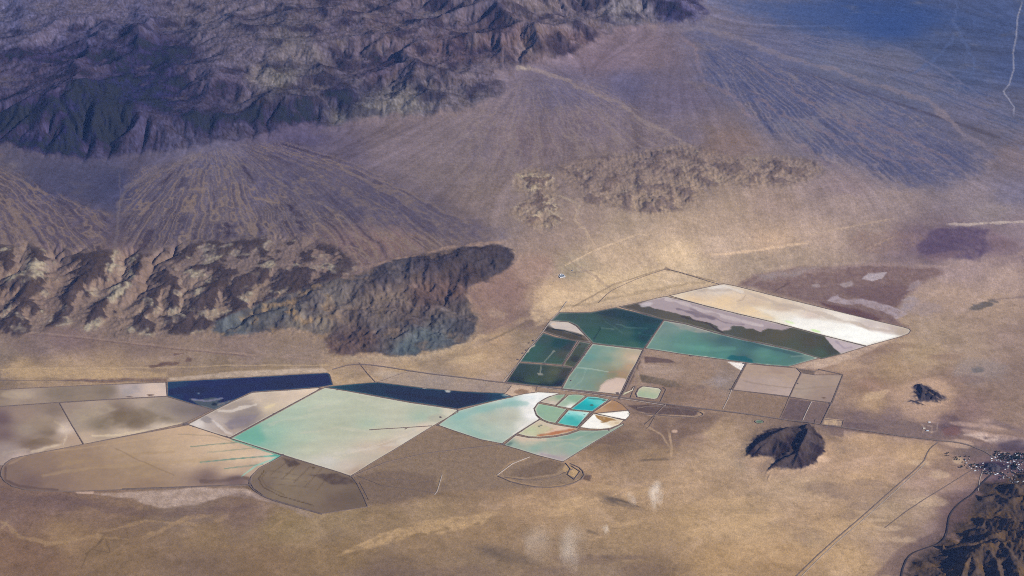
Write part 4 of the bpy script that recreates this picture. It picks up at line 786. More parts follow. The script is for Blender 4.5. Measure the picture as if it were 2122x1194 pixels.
pond([(1155,877.6),(1178.5,850.6),(1222,854.6),(1196,884.6),(1175,881.5)],[(1185,854,(150,220,226)),(1205,856,(170,224,228)),(1215,857,(190,228,230)),(1185,868,(60,186,194)),(1165,876,(80,196,196)),(1195,875,(60,184,190)),(1200,865,(100,200,204))],[bl(1211,859.5,2.4,1,(60,110,120),.9),bl(1179,857,1.6,.8,(60,120,130),.9),bl(1171,862,1.6,.8,(60,120,130),.8),bl(1160,877,4,1,(60,120,120),.8),ln([(1222,856),(1206,872)],2,(200,230,228),.6,1)],'lower bright cyan basin frosted pale along its top edge, inside the round dyke',group=CG,w=8,step=7)
pond([(1229.5,855),(1250,841),(1268.5,829.6),(1278,832.5),(1289,839),(1300,849.8),(1260,853.5),(1236,856.2)],[(1270,840,(164,128,96)),(1285,845,(160,126,98)),(1245,852,(178,144,112)),(1265,832,(168,134,104))],[ln([(1229,855),(1266,831)],2,(220,190,160),.8,.4)],'dry tan wedge at the upper right inside the round dyke','bed',group=CG,w=8,step=8)
pond([(1237,857.3),(1270,854.6),(1301.5,851.6),(1305,858),(1303,863),(1296,869.6),(1265,863.6)],[(1250,858,(250,244,240)),(1280,858,(252,248,246)),(1298,862,(250,246,244))],[bl(1302,858,2,1.6,(190,186,176),.9)],'slim pure white salt wedge at the right side inside the round dyke','salt',group=CG,w=8,step=8)
pond([(1202.5,885.5),(1230,858.6),(1234,858.4),(1262,864.4),(1292,871.6),(1282,880.5),(1264,887.4),(1245,889.3),(1222,888.6)],[(1215,880,(250,248,246)),(1240,880,(252,248,244)),(1260,885,(250,246,240)),(1270,878,(226,204,176)),(1285,873,(228,206,180)),(1225,865,(252,250,248))],[pl([(1233,859),(1250,863),(1270,868),(1280,872),(1265,872),(1255,876),(1246,872),(1236,865)],(162,124,84),.9,1,2,.6),bl(1250,875,6,1.6,(150,116,80),.8),bl(1278,877,6,2,(190,164,130),.6,0,1.)],'large white salt basin with a brown island stain, inside the round dyke','salt',group=CG,w=8,step=8)
# upper group
pond([(1160.8,648.2),(1195,648.6),(1226,648),(1250,643),(1276,638.2),(1330,651),(1374.5,663),(1353,694),(1333,722.8),(1280,717.5),(1229,711),(1212,692),(1196,674.5),(1179,666.8),(1142.5,664.5)],
 [(1160,658,(44,84,90)),(1190,655,(38,74,84)),(1220,660,(34,82,86)),(1260,650,(40,62,80)),(1300,655,(46,60,82)),(1350,665,(50,62,84)),(1240,690,(28,86,86)),(1270,705,(26,90,88)),(1310,715,(32,96,92)),(1300,690,(34,88,90)),(1340,690,(32,66,88)),(1330,700,(34,64,84)),(1280,670,(34,72,88)),(1320,675,(36,60,84)),(1190,668,(40,86,88)),(1230,700,(28,88,88))],
 [ln([(1275,672),(1300,678),(1340,682),(1320,690),(1350,695)],3,(58,112,110),.5,7,vary=.9),ln([(1250,668),(1290,690)],3,(52,104,104),.4,6,vary=.9),ln([(1231,703),(1245,680),(1243,678)],1.6,(20,48,66),.8,.5),ln([(1245,680),(1272,683)],1.6,(80,120,118),.6,.5),pl([(1230,648),(1275,640),(1330,652),(1370,664),(1345,670),(1290,660)],(42,54,78),.6,5,8),pl([(1325,685),(1355,680),(1340,712),(1322,700)],(32,58,84),.6,4,5)],
 'broad dark green pond with murky blue swirls, left of the bright teal one',group=G)
pond([(1141,666),(1160,667),(1178,668.5),(1193,676),(1210,693),(1224.5,709),(1186,705.3),(1155,695.5),(1127,686.5)],
 [(1135,682,(44,50,62)),(1160,690,(62,68,66)),(1190,697,(66,70,68)),(1210,704,(110,96,88)),(1150,675,(210,196,186)),(1180,678,(200,186,184))],
 [pl([(1127,686),(1140,678),(1165,686),(1200,698),(1224,709),(1186,706)],(60,64,66),.85,2,3),pl([(1139,673),(1144,667),(1178,669.5),(1194,678),(1211,696),(1195,690),(1172,684),(1148,681)],(208,194,186),.95,.8,2),bl(1148,672,5,2,(224,196,172),.7),ln([(1145,682),(1170,686),(1205,697)],2,(40,44,60),.8,1)],
 'small murky pond topped by a pinkish white salt bank, beside the broad dark green pond',group=G,step=9)
pond([(1125.6,691.2),(1150,699.5),(1195,706.6),(1180,731),(1164.3,756.3),(1125,752.4),(1078,749.3),(1098,722),(1106,716)],
 [(1130,705,(38,78,88)),(1160,712,(32,62,82)),(1110,725,(30,90,90)),(1140,730,(34,76,84)),(1090,745,(26,88,88)),(1170,735,(56,72,74)),(1150,748,(40,86,80)),(1180,720,(38,60,78))],
 [ln([(1148,728),(1128,750)],1.3,(130,150,146),.9,.3),bl(1148,728,3,1.2,(120,130,128),.9),ln([(1108,716),(1098,722),(1094,730)],2,(190,176,160),.8,.5)],
 'dark green pond with a thin causeway ending at a speck in its middle',group=G,step=10)
pond([(1201,708),(1223,712),(1206,738),(1188.6,761.6),(1167.5,758)],[(1210,715,(56,80,80)),(1200,730,(50,74,72)),(1185,750,(52,76,66)),(1190,745,(42,60,72)),(1175,757,(70,80,62))],[bl(1192,744,8,7,(40,56,70),.6),bl(1200,714,4,2,(44,50,54),.6)],'slim murky green strip pond beside the dark green pond with the causeway',group=G,step=9)
pond([(1076,752.6),(1120,755.8),(1165,759.8),(1185.5,763.3),(1176,780),(1163,801),(1139,801.6),(1095,797.5),(1050,791.7)],
 [(1075,765,(32,66,80)),(1110,765,(38,72,78)),(1150,770,(62,82,68)),(1140,785,(54,80,66)),(1070,785,(28,58,72)),(1110,790,(40,80,72)),(1170,775,(48,58,70)),(1160,795,(30,42,64)),(1130,797,(28,60,70))],
 [ln([(1122,756),(1119,774)],1.3,(130,146,140),.9,.3),pl([(1113,773),(1124,774),(1126,777),(1116,778)],(126,134,132),.9,.5,1),ln([(1060,782),(1085,785)],1.2,(24,40,60),.8,.3),ln([(1060,786),(1090,794),(1140,800),(1165,796)],3,(24,40,62),.6,1.5)],
 'dark murky pond with a tiny pier and platform, lowest of the upper left group',group=G,step=10)
pond([(1228,713.6),(1280,719.5),(1332.5,725.8),(1322,746),(1304,776),(1284,817.5),(1272,816),(1220,810.5),(1166,805.4),(1178,782),(1202,750)],
 [(1235,725,(86,154,150)),(1225,740,(70,148,150)),(1260,725,(110,164,152)),(1260,745,(92,150,142)),(1285,735,(160,176,150)),(1280,755,(150,164,140)),(1300,735,(190,172,146)),(1315,740,(206,182,160)),(1305,760,(186,158,130)),(1210,765,(84,146,140)),(1240,775,(96,146,134)),(1200,790,(98,152,144)),(1225,800,(92,140,130)),(1190,800,(104,156,148)),(1265,775,(140,138,112)),(1290,775,(172,144,116)),(1285,790,(150,126,104)),(1245,800,(120,130,110))],
 [pl([(1238,815),(1244,800),(1258,788),(1275,783),(1294,784),(1300,788),(1285,818),(1262,817)],(216,192,178),.95,1.2,2),ln([(1240,812),(1250,795),(1275,784)],1,(170,150,140),.6,.3),ln([(1196,762),(1225,765),(1260,771)],1.6,(160,200,190),.8,.6),ln([(1215,766),(1205,790),(1185,805)],1.4,(140,184,174),.6,2),ln([(1195,775),(1180,800)],1.4,(140,184,174),.6,2),ln([(1260,772),(1290,770),(1305,778)],2.4,(168,142,118),.6,2)],
 'teal pond fading to sand, with a pale oval salt patch in its lower right corner',group=G)
pond([(1376.5,665.3),(1420,672.5),(1480,690),(1540,705),(1600,717.5),(1647,728),(1696,742.3),(1634,759.6),(1590,756.5),(1546,751),(1480,742.5),(1412,733.6),(1338.5,722),(1357,694)],
 [(1370,680,(86,132,134)),(1400,680,(90,140,140)),(1360,710,(80,144,138)),(1420,700,(60,136,132)),(1450,725,(50,140,132)),(1500,735,(44,132,128)),(1540,742,(38,92,110)),(1500,705,(40,96,112)),(1560,715,(34,96,110)),(1480,695,(60,110,116)),(1600,745,(44,128,124)),(1620,730,(40,110,118)),(1650,740,(46,108,112)),(1680,742,(90,140,136)),(1600,755,(50,120,116)),(1440,735,(52,138,130)),(1580,735,(56,136,130))],
 [pl([(1505,742),(1518,736),(1530,738),(1545,737),(1556,745),(1560,752),(1540,751),(1510,747)],(34,82,108),.85,2,5),ln([(1540,706),(1600,722),(1660,738)],6,(36,86,104),.6,2),ln([(1400,715),(1470,725),(1520,722)],8,(66,156,146),.4,4),ln([(1640,740),(1680,736)],3,(100,150,146),.6,2),ln([(1350,705),(1380,680)],6,(100,150,148),.4,3),pl([(1390,668),(1430,675),(1475,689),(1450,691),(1410,682)],(150,150,152),.6,2,4,.6)],
 'long bright teal pond with a dark blue smudge at its lower edge',group=G,step=13)
pond([(1286,636),(1323,628),(1379,615),(1412,622.3),(1459,634.2),(1536,653),(1613,671.3),(1713,698),(1793,718),(1744,733.5),(1703,743.5),(1647,726),(1600,715.5),(1540,703),(1480,688),(1420,670.5),(1377,663),(1330,648)],
 [(1300,640,(90,84,80)),(1340,648,(84,82,78)),(1390,660,(74,78,76)),(1450,675,(70,76,72)),(1510,690,(62,76,76)),(1560,690,(66,72,66)),(1620,695,(72,76,68)),(1680,710,(64,70,66)),(1700,730,(50,84,78)),(1640,715,(60,78,72)),(1720,725,(54,66,66))],
 [pl([(1318,630),(1380,615),(1412,622),(1459,634),(1536,653),(1613,671),(1640,679),(1618,684),(1590,681),(1578,689),(1560,682),(1545,681),(1536,676),(1520,675),(1500,688),(1492,684),(1488,676),(1466,668),(1445,666),(1432,656),(1412,654),(1395,648),(1363,640),(1340,634)],(176,160,164),.97,1.0,4),
  ln([(1380,622),(1420,630),(1460,645),(1520,660),(1580,676)],5,(206,192,192),.7,5,vary=.9),ln([(1400,640),(1440,650),(1480,662)],4,(116,104,116),.7,4,vary=.9),ln([(1430,640),(1500,668),(1540,672)],3,(128,114,124),.6,5,vary=.9),bl(1340,632,12,4,(206,196,200),.8,-12,.8),bl(1505,682,12,3.5,(186,168,170),.95,-10,.8),ln([(1412,656),(1470,672),(1500,692)],3,(50,50,58),.7,2),
  pl([(1710,699),(1716,698),(1794,718),(1744,734),(1735,727),(1728,722),(1722,712)],(196,180,184),.97,1.2,3.5),ln([(1735,708),(1750,722),(1765,720)],3,(160,146,156),.6,3,vary=.9),pl([(1395,672),(1412,672),(1450,682),(1430,684)],(150,146,148),.7,1.5,2)],
 'olive black pond edged along its top with a ragged grey white salt crust',group=G,step=12)
pond([(1390,613.2),(1412,608),(1456,598),(1499,588.8),(1530,595),(1600,613),(1700,637.5),(1800,662),(1870,678.5),(1884,682.5),(1886,686),(1882,691.5),(1864,698),(1830,707.5),(1796,717),(1713,696.5),(1613,669.7),(1536,651.5),(1459,632.5),(1418,621.5)],
 [(1410,612,(228,208,186)),(1450,605,(206,190,180)),(1490,600,(216,204,198)),(1440,622,(226,198,168)),(1500,625,(230,202,170)),(1560,625,(208,186,168)),(1560,645,(232,206,174)),(1620,640,(204,184,170)),(1620,665,(236,228,212)),(1680,655,(214,196,188)),(1700,685,(250,250,242)),(1740,690,(252,252,248)),(1780,700,(252,250,250)),(1750,665,(236,226,220)),(1800,675,(206,192,190)),(1840,685,(214,200,198)),(1850,680,(196,180,174)),(1870,685,(188,172,160)),(1830,697,(252,250,250)),(1660,670,(250,248,240)),(1600,655,(222,204,180))],
 [ln([(1440,600),(1480,605),(1520,600),(1600,625),(1680,645),(1740,662),(1800,680)],5,(190,174,164),.55,6,vary=.9),ln([(1470,598),(1500,594),(1540,604)],4,(234,226,222),.6,4,vary=.9),ln([(1412,620),(1470,628),(1540,648),(1600,660)],4,(238,210,178),.6,4,vary=.8),pl([(1620,664),(1650,658),(1700,662),(1750,672),(1790,680),(1840,692),(1862,696),(1796,716),(1713,696),(1640,676)],(255,254,252),.95,4,7),pl([(1560,632),(1640,650),(1740,670),(1760,680),(1700,690),(1620,668)],(240,234,230),.55,8,8),bl(1690,686,12,2.5,(200,240,160),.7,15,.7),bl(1636,668,10,2.5,(210,238,170),.6,15,.7),ln([(1790,676),(1830,684),(1866,690)],4,(186,170,160),.6,4,vary=.9),ln([(1545,612),(1538,622),(1528,624)],1.5,(170,150,136),.7,1.5)],
 'long white and peach salt flat pond, the outermost on the upper right side','salt',group=G,step=14)
pond([(1327.8,800.8),(1348,803),(1371,806.2),(1366,818),(1360.5,828),(1338,825),(1316.5,821.5)],[(1335,805,(200,206,170)),(1360,810,(196,204,168)),(1330,818,(158,196,156)),(1350,823,(164,200,160))],[ln([(1327.8,800.8),(1371,806.2)],2,(230,222,200),.7,.5),ln([(1316.5,821.5),(1327,801)],1.8,(230,222,200),.6,.5)],'small pale green rectangular pond standing alone right of the round basin',round_=1,group=G,w=16,step=8)
pond([(1283,822),(1292,815),(1309,808.5),(1314,801),(1316,801.5),(1312,809.5),(1298,816.5),(1285,823)],[(1290,818,(190,190,140)),(1312,806,(226,210,180))],[],'thin crooked sliver of pale yellow brine left of the small rectangular pond',w=6,step=7,group=G)
pond([(1565,872.5),(1572,870.5),(1580,872.5),(1583.5,876),(1574,878),(1566,876)],[(1572,874,(70,110,96)),(1578,875,(66,104,90))],[],'tiny dark green pool alone on open sand above the black butte',round_=1,w=8,step=6,name='pool',cat='pool')
# dry beds
DG='dry beds of the brine works'
pond([(390.5,881.6),(430,894.5),(476.5,909.6),(530,926.5),(582.5,944.3),(560,958),(538,969.5),(524,983),(518,992),(517,1004.6),(430,1008),(340,1011.5),(254,1014.5),(160,1017.8),(85,1017.3),(50,1014),(27,1008),(10,997),(3,986),(5,972),(13,960),(26,951.5),(90,938),(174.5,921.8),(290,900)],
 [(30,980,(126,106,96)),(60,1000,(118,98,92)),(80,960,(138,116,100)),(150,950,(150,126,104)),(200,980,(148,124,102)),(120,1000,(134,112,98)),(280,930,(168,144,118)),(380,890,(190,162,132)),(430,905,(200,172,142)),(300,980,(156,132,106)),(400,950,(190,164,134)),(500,950,(206,180,148)),(560,948,(206,184,158)),(480,975,(190,164,136)),(430,990,(126,106,98)),(490,997,(112,94,92)),(300,1005,(146,122,102)),(520,975,(178,154,130)),(350,925,(184,158,128)),(450,930,(204,178,146))],
 [ln([(395,926),(500,916)],1.5,(112,132,122),.8,.5),ln([(430,938),(545,927)],1.5,(130,140,126),.6,.5),ln([(415,958),(500,950),(575,944)],1.8,(96,136,128),.85,.6),ln([(465,972),(545,962)],1.5,(112,138,128),.8,.5),ln([(500,988),(530,966),(584,944)],2.4,(150,200,188),.8,.5),ln([(548,946),(582,944),(560,958)],3,(90,180,168),.8,.8),ln([(480,911),(530,928),(582,946)],2.4,(96,160,148),.8,.5),ln([(370,900),(440,903),(480,915)],1.4,(150,136,118),.6,1),
  ln([(20,962),(60,940),(200,925),(330,905)],3,(196,166,136),.3,3),ln([(90,985),(200,968),(330,960),(450,950)],5,(176,150,122),.4,5,vary=.8),ln([(120,965),(260,945),(360,935)],5,(164,138,112),.4,5,vary=.8),ln([(240,930),(290,955),(360,985)],2,(138,116,98),.5,2),ln([(420,1000),(500,990),(520,996)],7,(102,86,88),.6,5),ln([(12,970),(10,995),(40,1008),(120,1016)],4,(96,80,84),.6,2)],
 'huge smooth tan bed with a rounded left end and thin green channels at right','bed',cat='dry pond bed',name='dry_pond',group=DG,step=9)
pond([(125,836.2),(180,832),(345,822.8),(390,836),(440.5,849.5),(410,864),(382,877.4),(290,897.5),(174.5,920.3),(150,881)],
 [(140,840,(150,132,118)),(200,840,(164,146,128)),(250,850,(124,108,96)),(320,840,(150,136,120)),(380,850,(130,118,112)),(420,848,(120,108,108)),(200,880,(136,122,104)),(280,875,(124,108,94)),(350,870,(150,136,120)),(180,905,(184,162,138)),(260,898,(190,170,146)),(330,885,(196,178,156)),(160,880,(158,142,124)),(300,830,(170,152,134))],
 [ln([(190,903),(230,903),(290,895),(350,882),(375,877)],4,(212,192,168),.8,2.5,vary=.8),pl([(150,850),(220,838),(250,845),(220,860),(160,875)],(172,156,140),.5,5,8,.6),pl([(230,855),(300,850),(360,870),(270,888),(200,885)],(118,104,90),.4,8,10,.6),bl(250,862,14,12,(120,104,90),.5,0,1.),bl(400,850,30,6,(124,114,112),.5)],
 'mottled grey brown bed with a pale salt rim, below the left blue pond','bed',cat='dry pond bed',name='dry_pond',group=DG)
pond([(-60,812),(60,805.5),(200,799),(343,793.3),(345.5,820.8),(250,826),(124,833.5),(0,842),(-60,847)],
 [(0,820,(134,118,104)),(50,818,(168,150,132)),(130,815,(130,116,102)),(220,810,(128,114,100)),(270,805,(176,160,152)),(320,806,(206,184,164)),(335,815,(206,184,166)),(60,835,(150,132,116)),(180,825,(140,124,108)),(340,800,(196,178,162))],
 [bl(40,818,30,7,(178,160,144),.6,0,1.0),bl(312,819,7,1.8,(110,88,82),.9),bl(268,823,8,1.4,(120,98,92),.8),pl([(250,806),(285,797),(290,812),(255,822)],(166,156,158),.7,4,4,.5)],
 'narrow grey bed ending in a pale tan patch against the left blue pond','bed',cat='dry pond bed',name='dry_pond',group=DG)
pond([(-60,849),(0,844),(122,835.8),(147,880),(171,920.8),(90,937),(40,946.5),(18,955),(6,965),(-60,968)],
 [(0,870,(108,90,92)),(50,860,(146,126,112)),(90,870,(156,138,122)),(60,890,(150,134,118)),(100,895,(122,106,92)),(130,890,(206,186,166)),(150,910,(172,148,126)),(60,920,(124,106,94)),(110,850,(130,114,102)),(20,930,(150,134,126)),(40,945,(180,160,146)),(10,900,(116,98,96)),(120,925,(176,154,132))],
 [ln([(112,874),(130,885),(135,905),(128,922),(70,935)],6,(208,188,168),.75,6,vary=.9),ln([(10,940),(30,935),(60,930)],5,(174,158,150),.6,6,vary=.9),bl(90,880,34,14,(150,132,118),.5,0,1.0),bl(85,915,30,8,(116,98,84),.5,0,1.)],
 'blotched brown bed with a ragged white salt streak, at the left edge','bed',cat='dry pond bed',name='dry_pond',group=DG)
pond([(587,945.4),(640,961),(700,979),(727,988.6),(738,1002),(752,1030),(760,1050),(668,1064),(600,1045),(553,1031),(527,1012),(520,1000),(522,988),(541,969.5),(562,958.5)],
 [(560,980,(126,110,94)),(600,990,(138,122,102)),(650,985,(128,112,96)),(700,1000,(120,104,90)),(590,1020,(128,112,94)),(650,1030,(124,108,92)),(700,1040,(110,94,84)),(540,1005,(118,102,90)),(730,1030,(104,90,80)),(620,955,(120,104,92))],
 [ln([(548,975),(536,992),(545,1010),(580,1028),(650,1048)],1.5,(88,74,68),.8,.5),ln([(553,976),(542,992),(552,1008),(590,1026)],1.3,(100,86,76),.6,.5)]+
 [ln([(600+22*k,953+6.5*k),(560+24*k,985+8*k)],1.3,(98,82,74),.65,.4) for k in range(5)]+[ln([(556+4*k,975+14*k),(620+14*k,985+13*k)],1.2,(102,88,78),.4,1.5) for k in range(3)]+
 [pl([(640,985),(700,982),(730,990),(740,1000),(690,1004)],(86,74,78),.7,4,7,.5),pl([(584,950),(612,953),(625,962),(600,968)],(84,72,74),.7,3,4,.8),bl(650,970,4,2,(80,66,62),.8)],
 'dark brown fan shaped bed ruled with thin curved furrows, below the largest pale green pond','bed',cat='dry pond bed',name='dry_pond',group=DG)
for P_,S_,L_ in (
 ([(1548,755),(1590,758.8),(1634,762.3),(1650,764),(1658.5,773),(1647,797),(1636,821.6),(1580,814.8),(1520,808)],[(1560,770,(168,146,128)),(1600,790,(176,156,142)),(1640,780,(170,148,130)),(1560,800,(168,148,136)),(1630,815,(176,156,144)),(1610,770,(160,138,122))],'smooth tan bed straight below the bright teal pond, between two dark dykes'),
 ([(1662,774),(1688,778),(1745,778),(1735,806),(1724,834.6),(1680,829),(1638,822.6),(1649,798)],[(1680,785,(164,144,128)),(1720,790,(160,140,124)),(1700,815,(154,134,120)),(1660,810,(166,148,132)),(1715,825,(150,130,120))],'tan bed with a dark speck, rightmost of the beds below the teal pond')):
    pond(P_,S_,[bl(1707,825,4,1.5,(100,82,76),.8),ln([(1540,790),(1600,800),(1660,806),(1730,800)],2,(140,122,110),.4,2),ln([(1560,775),(1620,780),(1640,790)],5,(184,162,146),.4,5,vary=.9)],L_,'bed',cat='dry pond bed',name='dry_pond',group=DG)
# spur bank in the great green pond and free-standing dykes
def levee(P,label,w=12,h=3.0,mat=None,z0=-0.8,name='dyke',round_=0,group='earth dykes between the ponds'):
    if round_: P=smoothp(P,round_,False)
    W=densify(wpts(P),False,60); hh=h+0.11*len(bpy.data.objects)%0.9
    cx,cy=W[0]; W=[(a-cx,b-cy) for a,b in W]
    V,F=band(W,[(-w/2,z0),(-w/4,hh),(w/4,hh+.1),(w/2,z0)],False); n=len(W)
    F+= [(0,n,2*n,3*n),(n-1,4*n-1,3*n-1,2*n-1)]
    o=link_mesh(name,V,F,mat or M_BANK); o.location=(cx,cy,0); tag(o,label,'dyke',group); return o
levee([(766,891.2),(800,889),(840,886.6),(896,882.9)],'thin bank jutting into the largest pale green pond from its right corner',w=16,h=4)
levee([(478,909.3),(530,925.5),(587,943.6)],'dyke between the largest pale green pond and the huge tan bed',w=12,h=5)
levee([(1546,753),(1531,781),(1516,807.5)],'dark dyke dropping from the bright teal pond left of the smooth tan bed',w=16,h=5)
levee([(1660,773),(1648,797),(1636,823)],'dark dyke between the two tan beds under the teal pond',w=16,h=5)
levee([(1747,777),(1735,806),(1723,836),(1711,860),(1701,881)],'dyke along the right edge of the tan beds',w=18,h=5)
levee([(1697,766),(1720,771),(1747,777)],'short dark dyke at the top right corner of the tan beds',w=18,h=5)
levee([(1516,808),(1575,815.5),(1636,823.5),(1680,830),(1723,836)],'dyke crossing from left to right below the tan beds',w=14,h=4)
levee([(1333,727),(1313,768),(1294,810),(1283,828)],'broad dark dyke running down from the bright teal pond to the round basin',w=30,h=6)
levee([(1267,829),(1228,856),(1196,887)],'straight dyke cutting the round basin from top right to bottom left',w=14,h=5)
levee([(668,805),(560,864),(478,909)],'straight dark dyke on the upper left side of the largest pale green pond',w=22,h=6)
levee([(727,988),(800,958),(880,940),(960,930),(1040,921)],'long thin dark dyke crossing the brown fields below the ponds',w=18,h=4)
levee([(518,993),(516,1006),(530,1020),(560,1036),(610,1050),(668,1066)],'curved dark dyke around the furrowed fan shaped bed',w=20,h=5,round_=1)
levee([(254,1014),(400,1009),(517,1005)],'straight dark dyke along the bottom of the huge tan bed',w=26,h=6)
levee([(744,752),(762,775),(778,792)],'short dyke dropping to the top of the narrow dark blue pond',w=12,h=4)
levee([(1032,987),(1066,1002),(1128,1012),(1180,1006),(1212,990),(1206,972),(1182,961)],'curved bank closing the round ended dry field below the lower green pond',w=16,h=5,round_=1)
levee([(1046,989),(1100,997),(1150,990),(1188,972)],'inner curved bank inside the round ended dry field',w=10,h=4,round_=1)
levee([(1098,947),(1062,961),(1030,985)],'pale bank slanting down left below the lower green pond',w=12,h=4,mat=M_BANKL)
levee([(1172,960),(1182,972),(1176,984),(1190,994),(1202,978),(1184,966)],'small zigzag bank round a sandy pit at the tip of the dry field',w=10,h=6)
levee([(735,990),(800,992),(905,1000)],'faint low bank running right across the brown fields',w=8,h=3)
levee([(740,986),(790,1006),(905,1022)],'faint low bank slanting down right across the brown fields',w=8,h=3)
levee([(916,984),(906,1018),(900,1026)],'short pale bank crossing the brown fields',w=10,h=3,mat=M_BANKL)
levee([(745,1000),(756,1020),(764,1036)],'short bank at the right corner of the furrowed bed',w=8,h=3)
levee([(1320,846),(1345,842),(1400,846),(1448,853),(1460,860),(1445,866),(1400,864),(1330,858)],'long looped bank right of the round basin, under the causeway',w=14,h=6,round_=1)
levee([(1316,800),(1306,826),(1330,830),(1368,834),(1380,808),(1374,803)],'low brown bank round the small rectangular green pond',w=12,h=4)
levee([(1688,880),(1690,868),(1748,872),(1744,888)],'low bank round a pale patch beside the causeway',w=9,h=3)
levee([(1682,832),(1672,852),(1663,872)],'thin pale bank between two dark squares of the old grid fields',w=10,h=3,mat=M_BANKL)
levee([(1635,824),(1626,846),(1616,868)],'bank on the left of the darkest square of the old grid fields',w=8,h=3)
levee([(1516,808),(1508,828),(1498,848)],'faint pale bank on the left of the old grid fields',w=9,h=3,mat=M_BANKL)
levee([(1112,803),(1111,811)],'stub dyke under the dark murky pond with the pier',w=10,h=3)
levee([(782,792),(830,775),(855,768)],'faint low dyke rising right from the narrow dark blue pond',w=8,h=2)
levee([(1060,800),(1050,812),(1045,816)],'short dyke at the right tip of the narrow dark blue pond',w=10,h=3)
levee([(1379,838),(1346,872),(1336,880)],'dark dyke slanting down left from the long causeway, right of the round basin',w=14,h=4)
levee([(1358,862),(1345,885),(1340,888)],'small dyke in the brown field right of the round basin',w=8,h=3)
# ---------------------------------------------------------------- roads
def road(P,w,mat,lift,name='road',round_=1,sag=0):
    if round_: P=smoothp(P,round_,False)
    Wp=[]
    for u,v in P:
        h=0.0
        for _ in range(6):
            x,y=unproj(u,v,h); h=float(ground_z(x,y))
        Wp.append((float(x),float(y)))
    W=densify(Wp,False,30); L=offset_poly(W,-w/2,False); R=offset_poly(W,w/2,False)
    def gz(p): return float(max(ground_z(*p),ground_z(p[0]+15,p[1]),ground_z(p[0]-15,p[1]),ground_z(p[0],p[1]+25),ground_z(p[0],p[1]-25)))+lift
    V=[(p[0],p[1],gz(p)) for p in L]+[(p[0],p[1],gz(p)) for p in R]; n=len(W)
    o=link_mesh(name,V,[(i,i+1,n+i+1,n+i) for i in range(n-1)],mat); tag(o,kind='structure'); return o
road([(690,766),(730,754.5),(780,757.5),(880,774),(960,783),(1043,793.5),(1100,799.5),(1156,805.5),(1220,813.5),(1281,823),(1330,830),(1380,838),(1453,847),(1550,858.5),(1615,868.5),(1680,877.5),(1750,886.5),(1820,897),(1879,905.5),(1949,913.5),(1986,917.5),(2010,923.5),(2040,935),(2060,948)],20,M_ROAD,4.2,'causeway_road')
road([(1115,802),(1156,808.3),(1220,816),(1262,822.8),(1330,833),(1380,841)],9,M_ROADL,4.0,'track')
road([(1867,1215),(1868,1194),(1872,1176),(1880,1158),(1891,1147),(1915,1138),(1945,1129),(1957,1118),(1963,1105),(1965,1085),(1968,1067),(1983,1048),(2000,1035),(2016,1025),(2030,1008),(2043,995),(2055,984),(2070,974),(2088,966),(2122,950),(2180,930)],13,M_ASPH,5.0,'highway',2)
road([(1630,1215),(1650,1194),(1709,1137),(1798,1061),(1850,1014),(1914,959),(1921,940),(1928,929),(1944,917)],11,M_ROAD,2.6,'road',1)
road([(1640,1217),(1659,1196),(1718,1138),(1806,1063),(1858,1016),(1919,961)],6,M_ROADL,2.6,'track',1)
road([(1834,1094),(1890,1051),(1970,1002),(2016,973),(2050,960)],9,M_ROAD,2.6,'road',1)
road([(2027,1018),(2032,985),(2045,965)],6,M_ROADL,2.8,'track',1)
road([(690,765),(620,789),(600,800)],1,M_ROAD,1.0,'track') if False else None
road([(0,789),(120,788),(345,790)],9,M_ROAD,2.0,'road')
road([(1383,558),(1420,568),(1470,584),(1493,590)],8,M_ROAD,3.0,'road')
road([(1383,558),(1330,575),(1290,592),(1262,606),(1240,628)],7,M_ROAD,3.0,'road')
road([(1042,792),(1062,768),(1078,750),(1098,722),(1126,687),(1142,664),(1160,646),(1175,625)],8,M_ROADL,4.6,'track',0)
road([(744,752),(760,772),(780,792)],6,M_ROADL,3.8,'track') if False else None
print('ponds',NP_[0],round(time.time()-T0,1))
# ---------------------------------------------------------------- gravel pads on the dykes
def at(u,v):
    h=0.0
    for _ in range(8):
        x,y=unproj(u,v,h); h=float(ground_z(x,y))
    return float(x),float(y),h
def blobmesh(rx,ry,h,seed,n=22,rings=5):
    r=random.Random(seed); V=[(0,0,h)]; F=[]; ph=[r.uniform(0.75,1.25) for _ in range(n)]
    for k in range(1,rings+1):
        t=k/rings
        for i in range(n):
            a=2*math.pi*i/n; q=(0.6*ph[i]+0.4*ph[(i+1)%n]); z=h*(1-sstep(0.45,1.0,t))+(r.uniform(-.25,.25)*h*(t<.9))
            V.append((rx*t*q*math.cos(a),ry*t*q*math.sin(a),float(z)-(1.5 if k==rings else 0)))
    for i in range(n): F.append((0,1+i,1+(i+1)%n))
    for k in range(rings-1):
        for i in range(n): a=1+k*n+i; b=1+k*n+(i+1)%n; F.append((a,a+n,b+n,b))
    return V,F
pads=[(384,878.5,62,40),(401,884,28,18),(470,905,30,18),(522,814,48,20),(568,858,36,22),(662,803,34,18),(598,807.5,26,12),(586,943,34,20),(700,808.5,34,12),(770,891,34,14),(841,889,40,12),(913,865,38,20),(908,881.5,40,22),(1041,921,46,26),(1069,901,22,14),(1105,706,34,24),(1096,711,24,20),(1090,726,26,22),(1083,732,26,24),(1073,745,30,20),(1213,722,28,24),(1211,736,34,22),(1127,754,36,14),(1190,763,26,18),(1333,726,28,22),(1514,807,34,20),(1653,795,24,14),(1720,836,36,24),(1432,738,50,12),(1541,753.5,44,14),(1060,823,24,16),(949,851,24,20),(1296,871,20,14),(1262,892,26,16),(1280,815,50,26),(1183,789,20,16),(355,791,20,10),(475,783,26,8),(313,819.5,36,12),(268,822,44,9),(444,850,26,20),(516,1006,24,20),(727,988,30,20)]
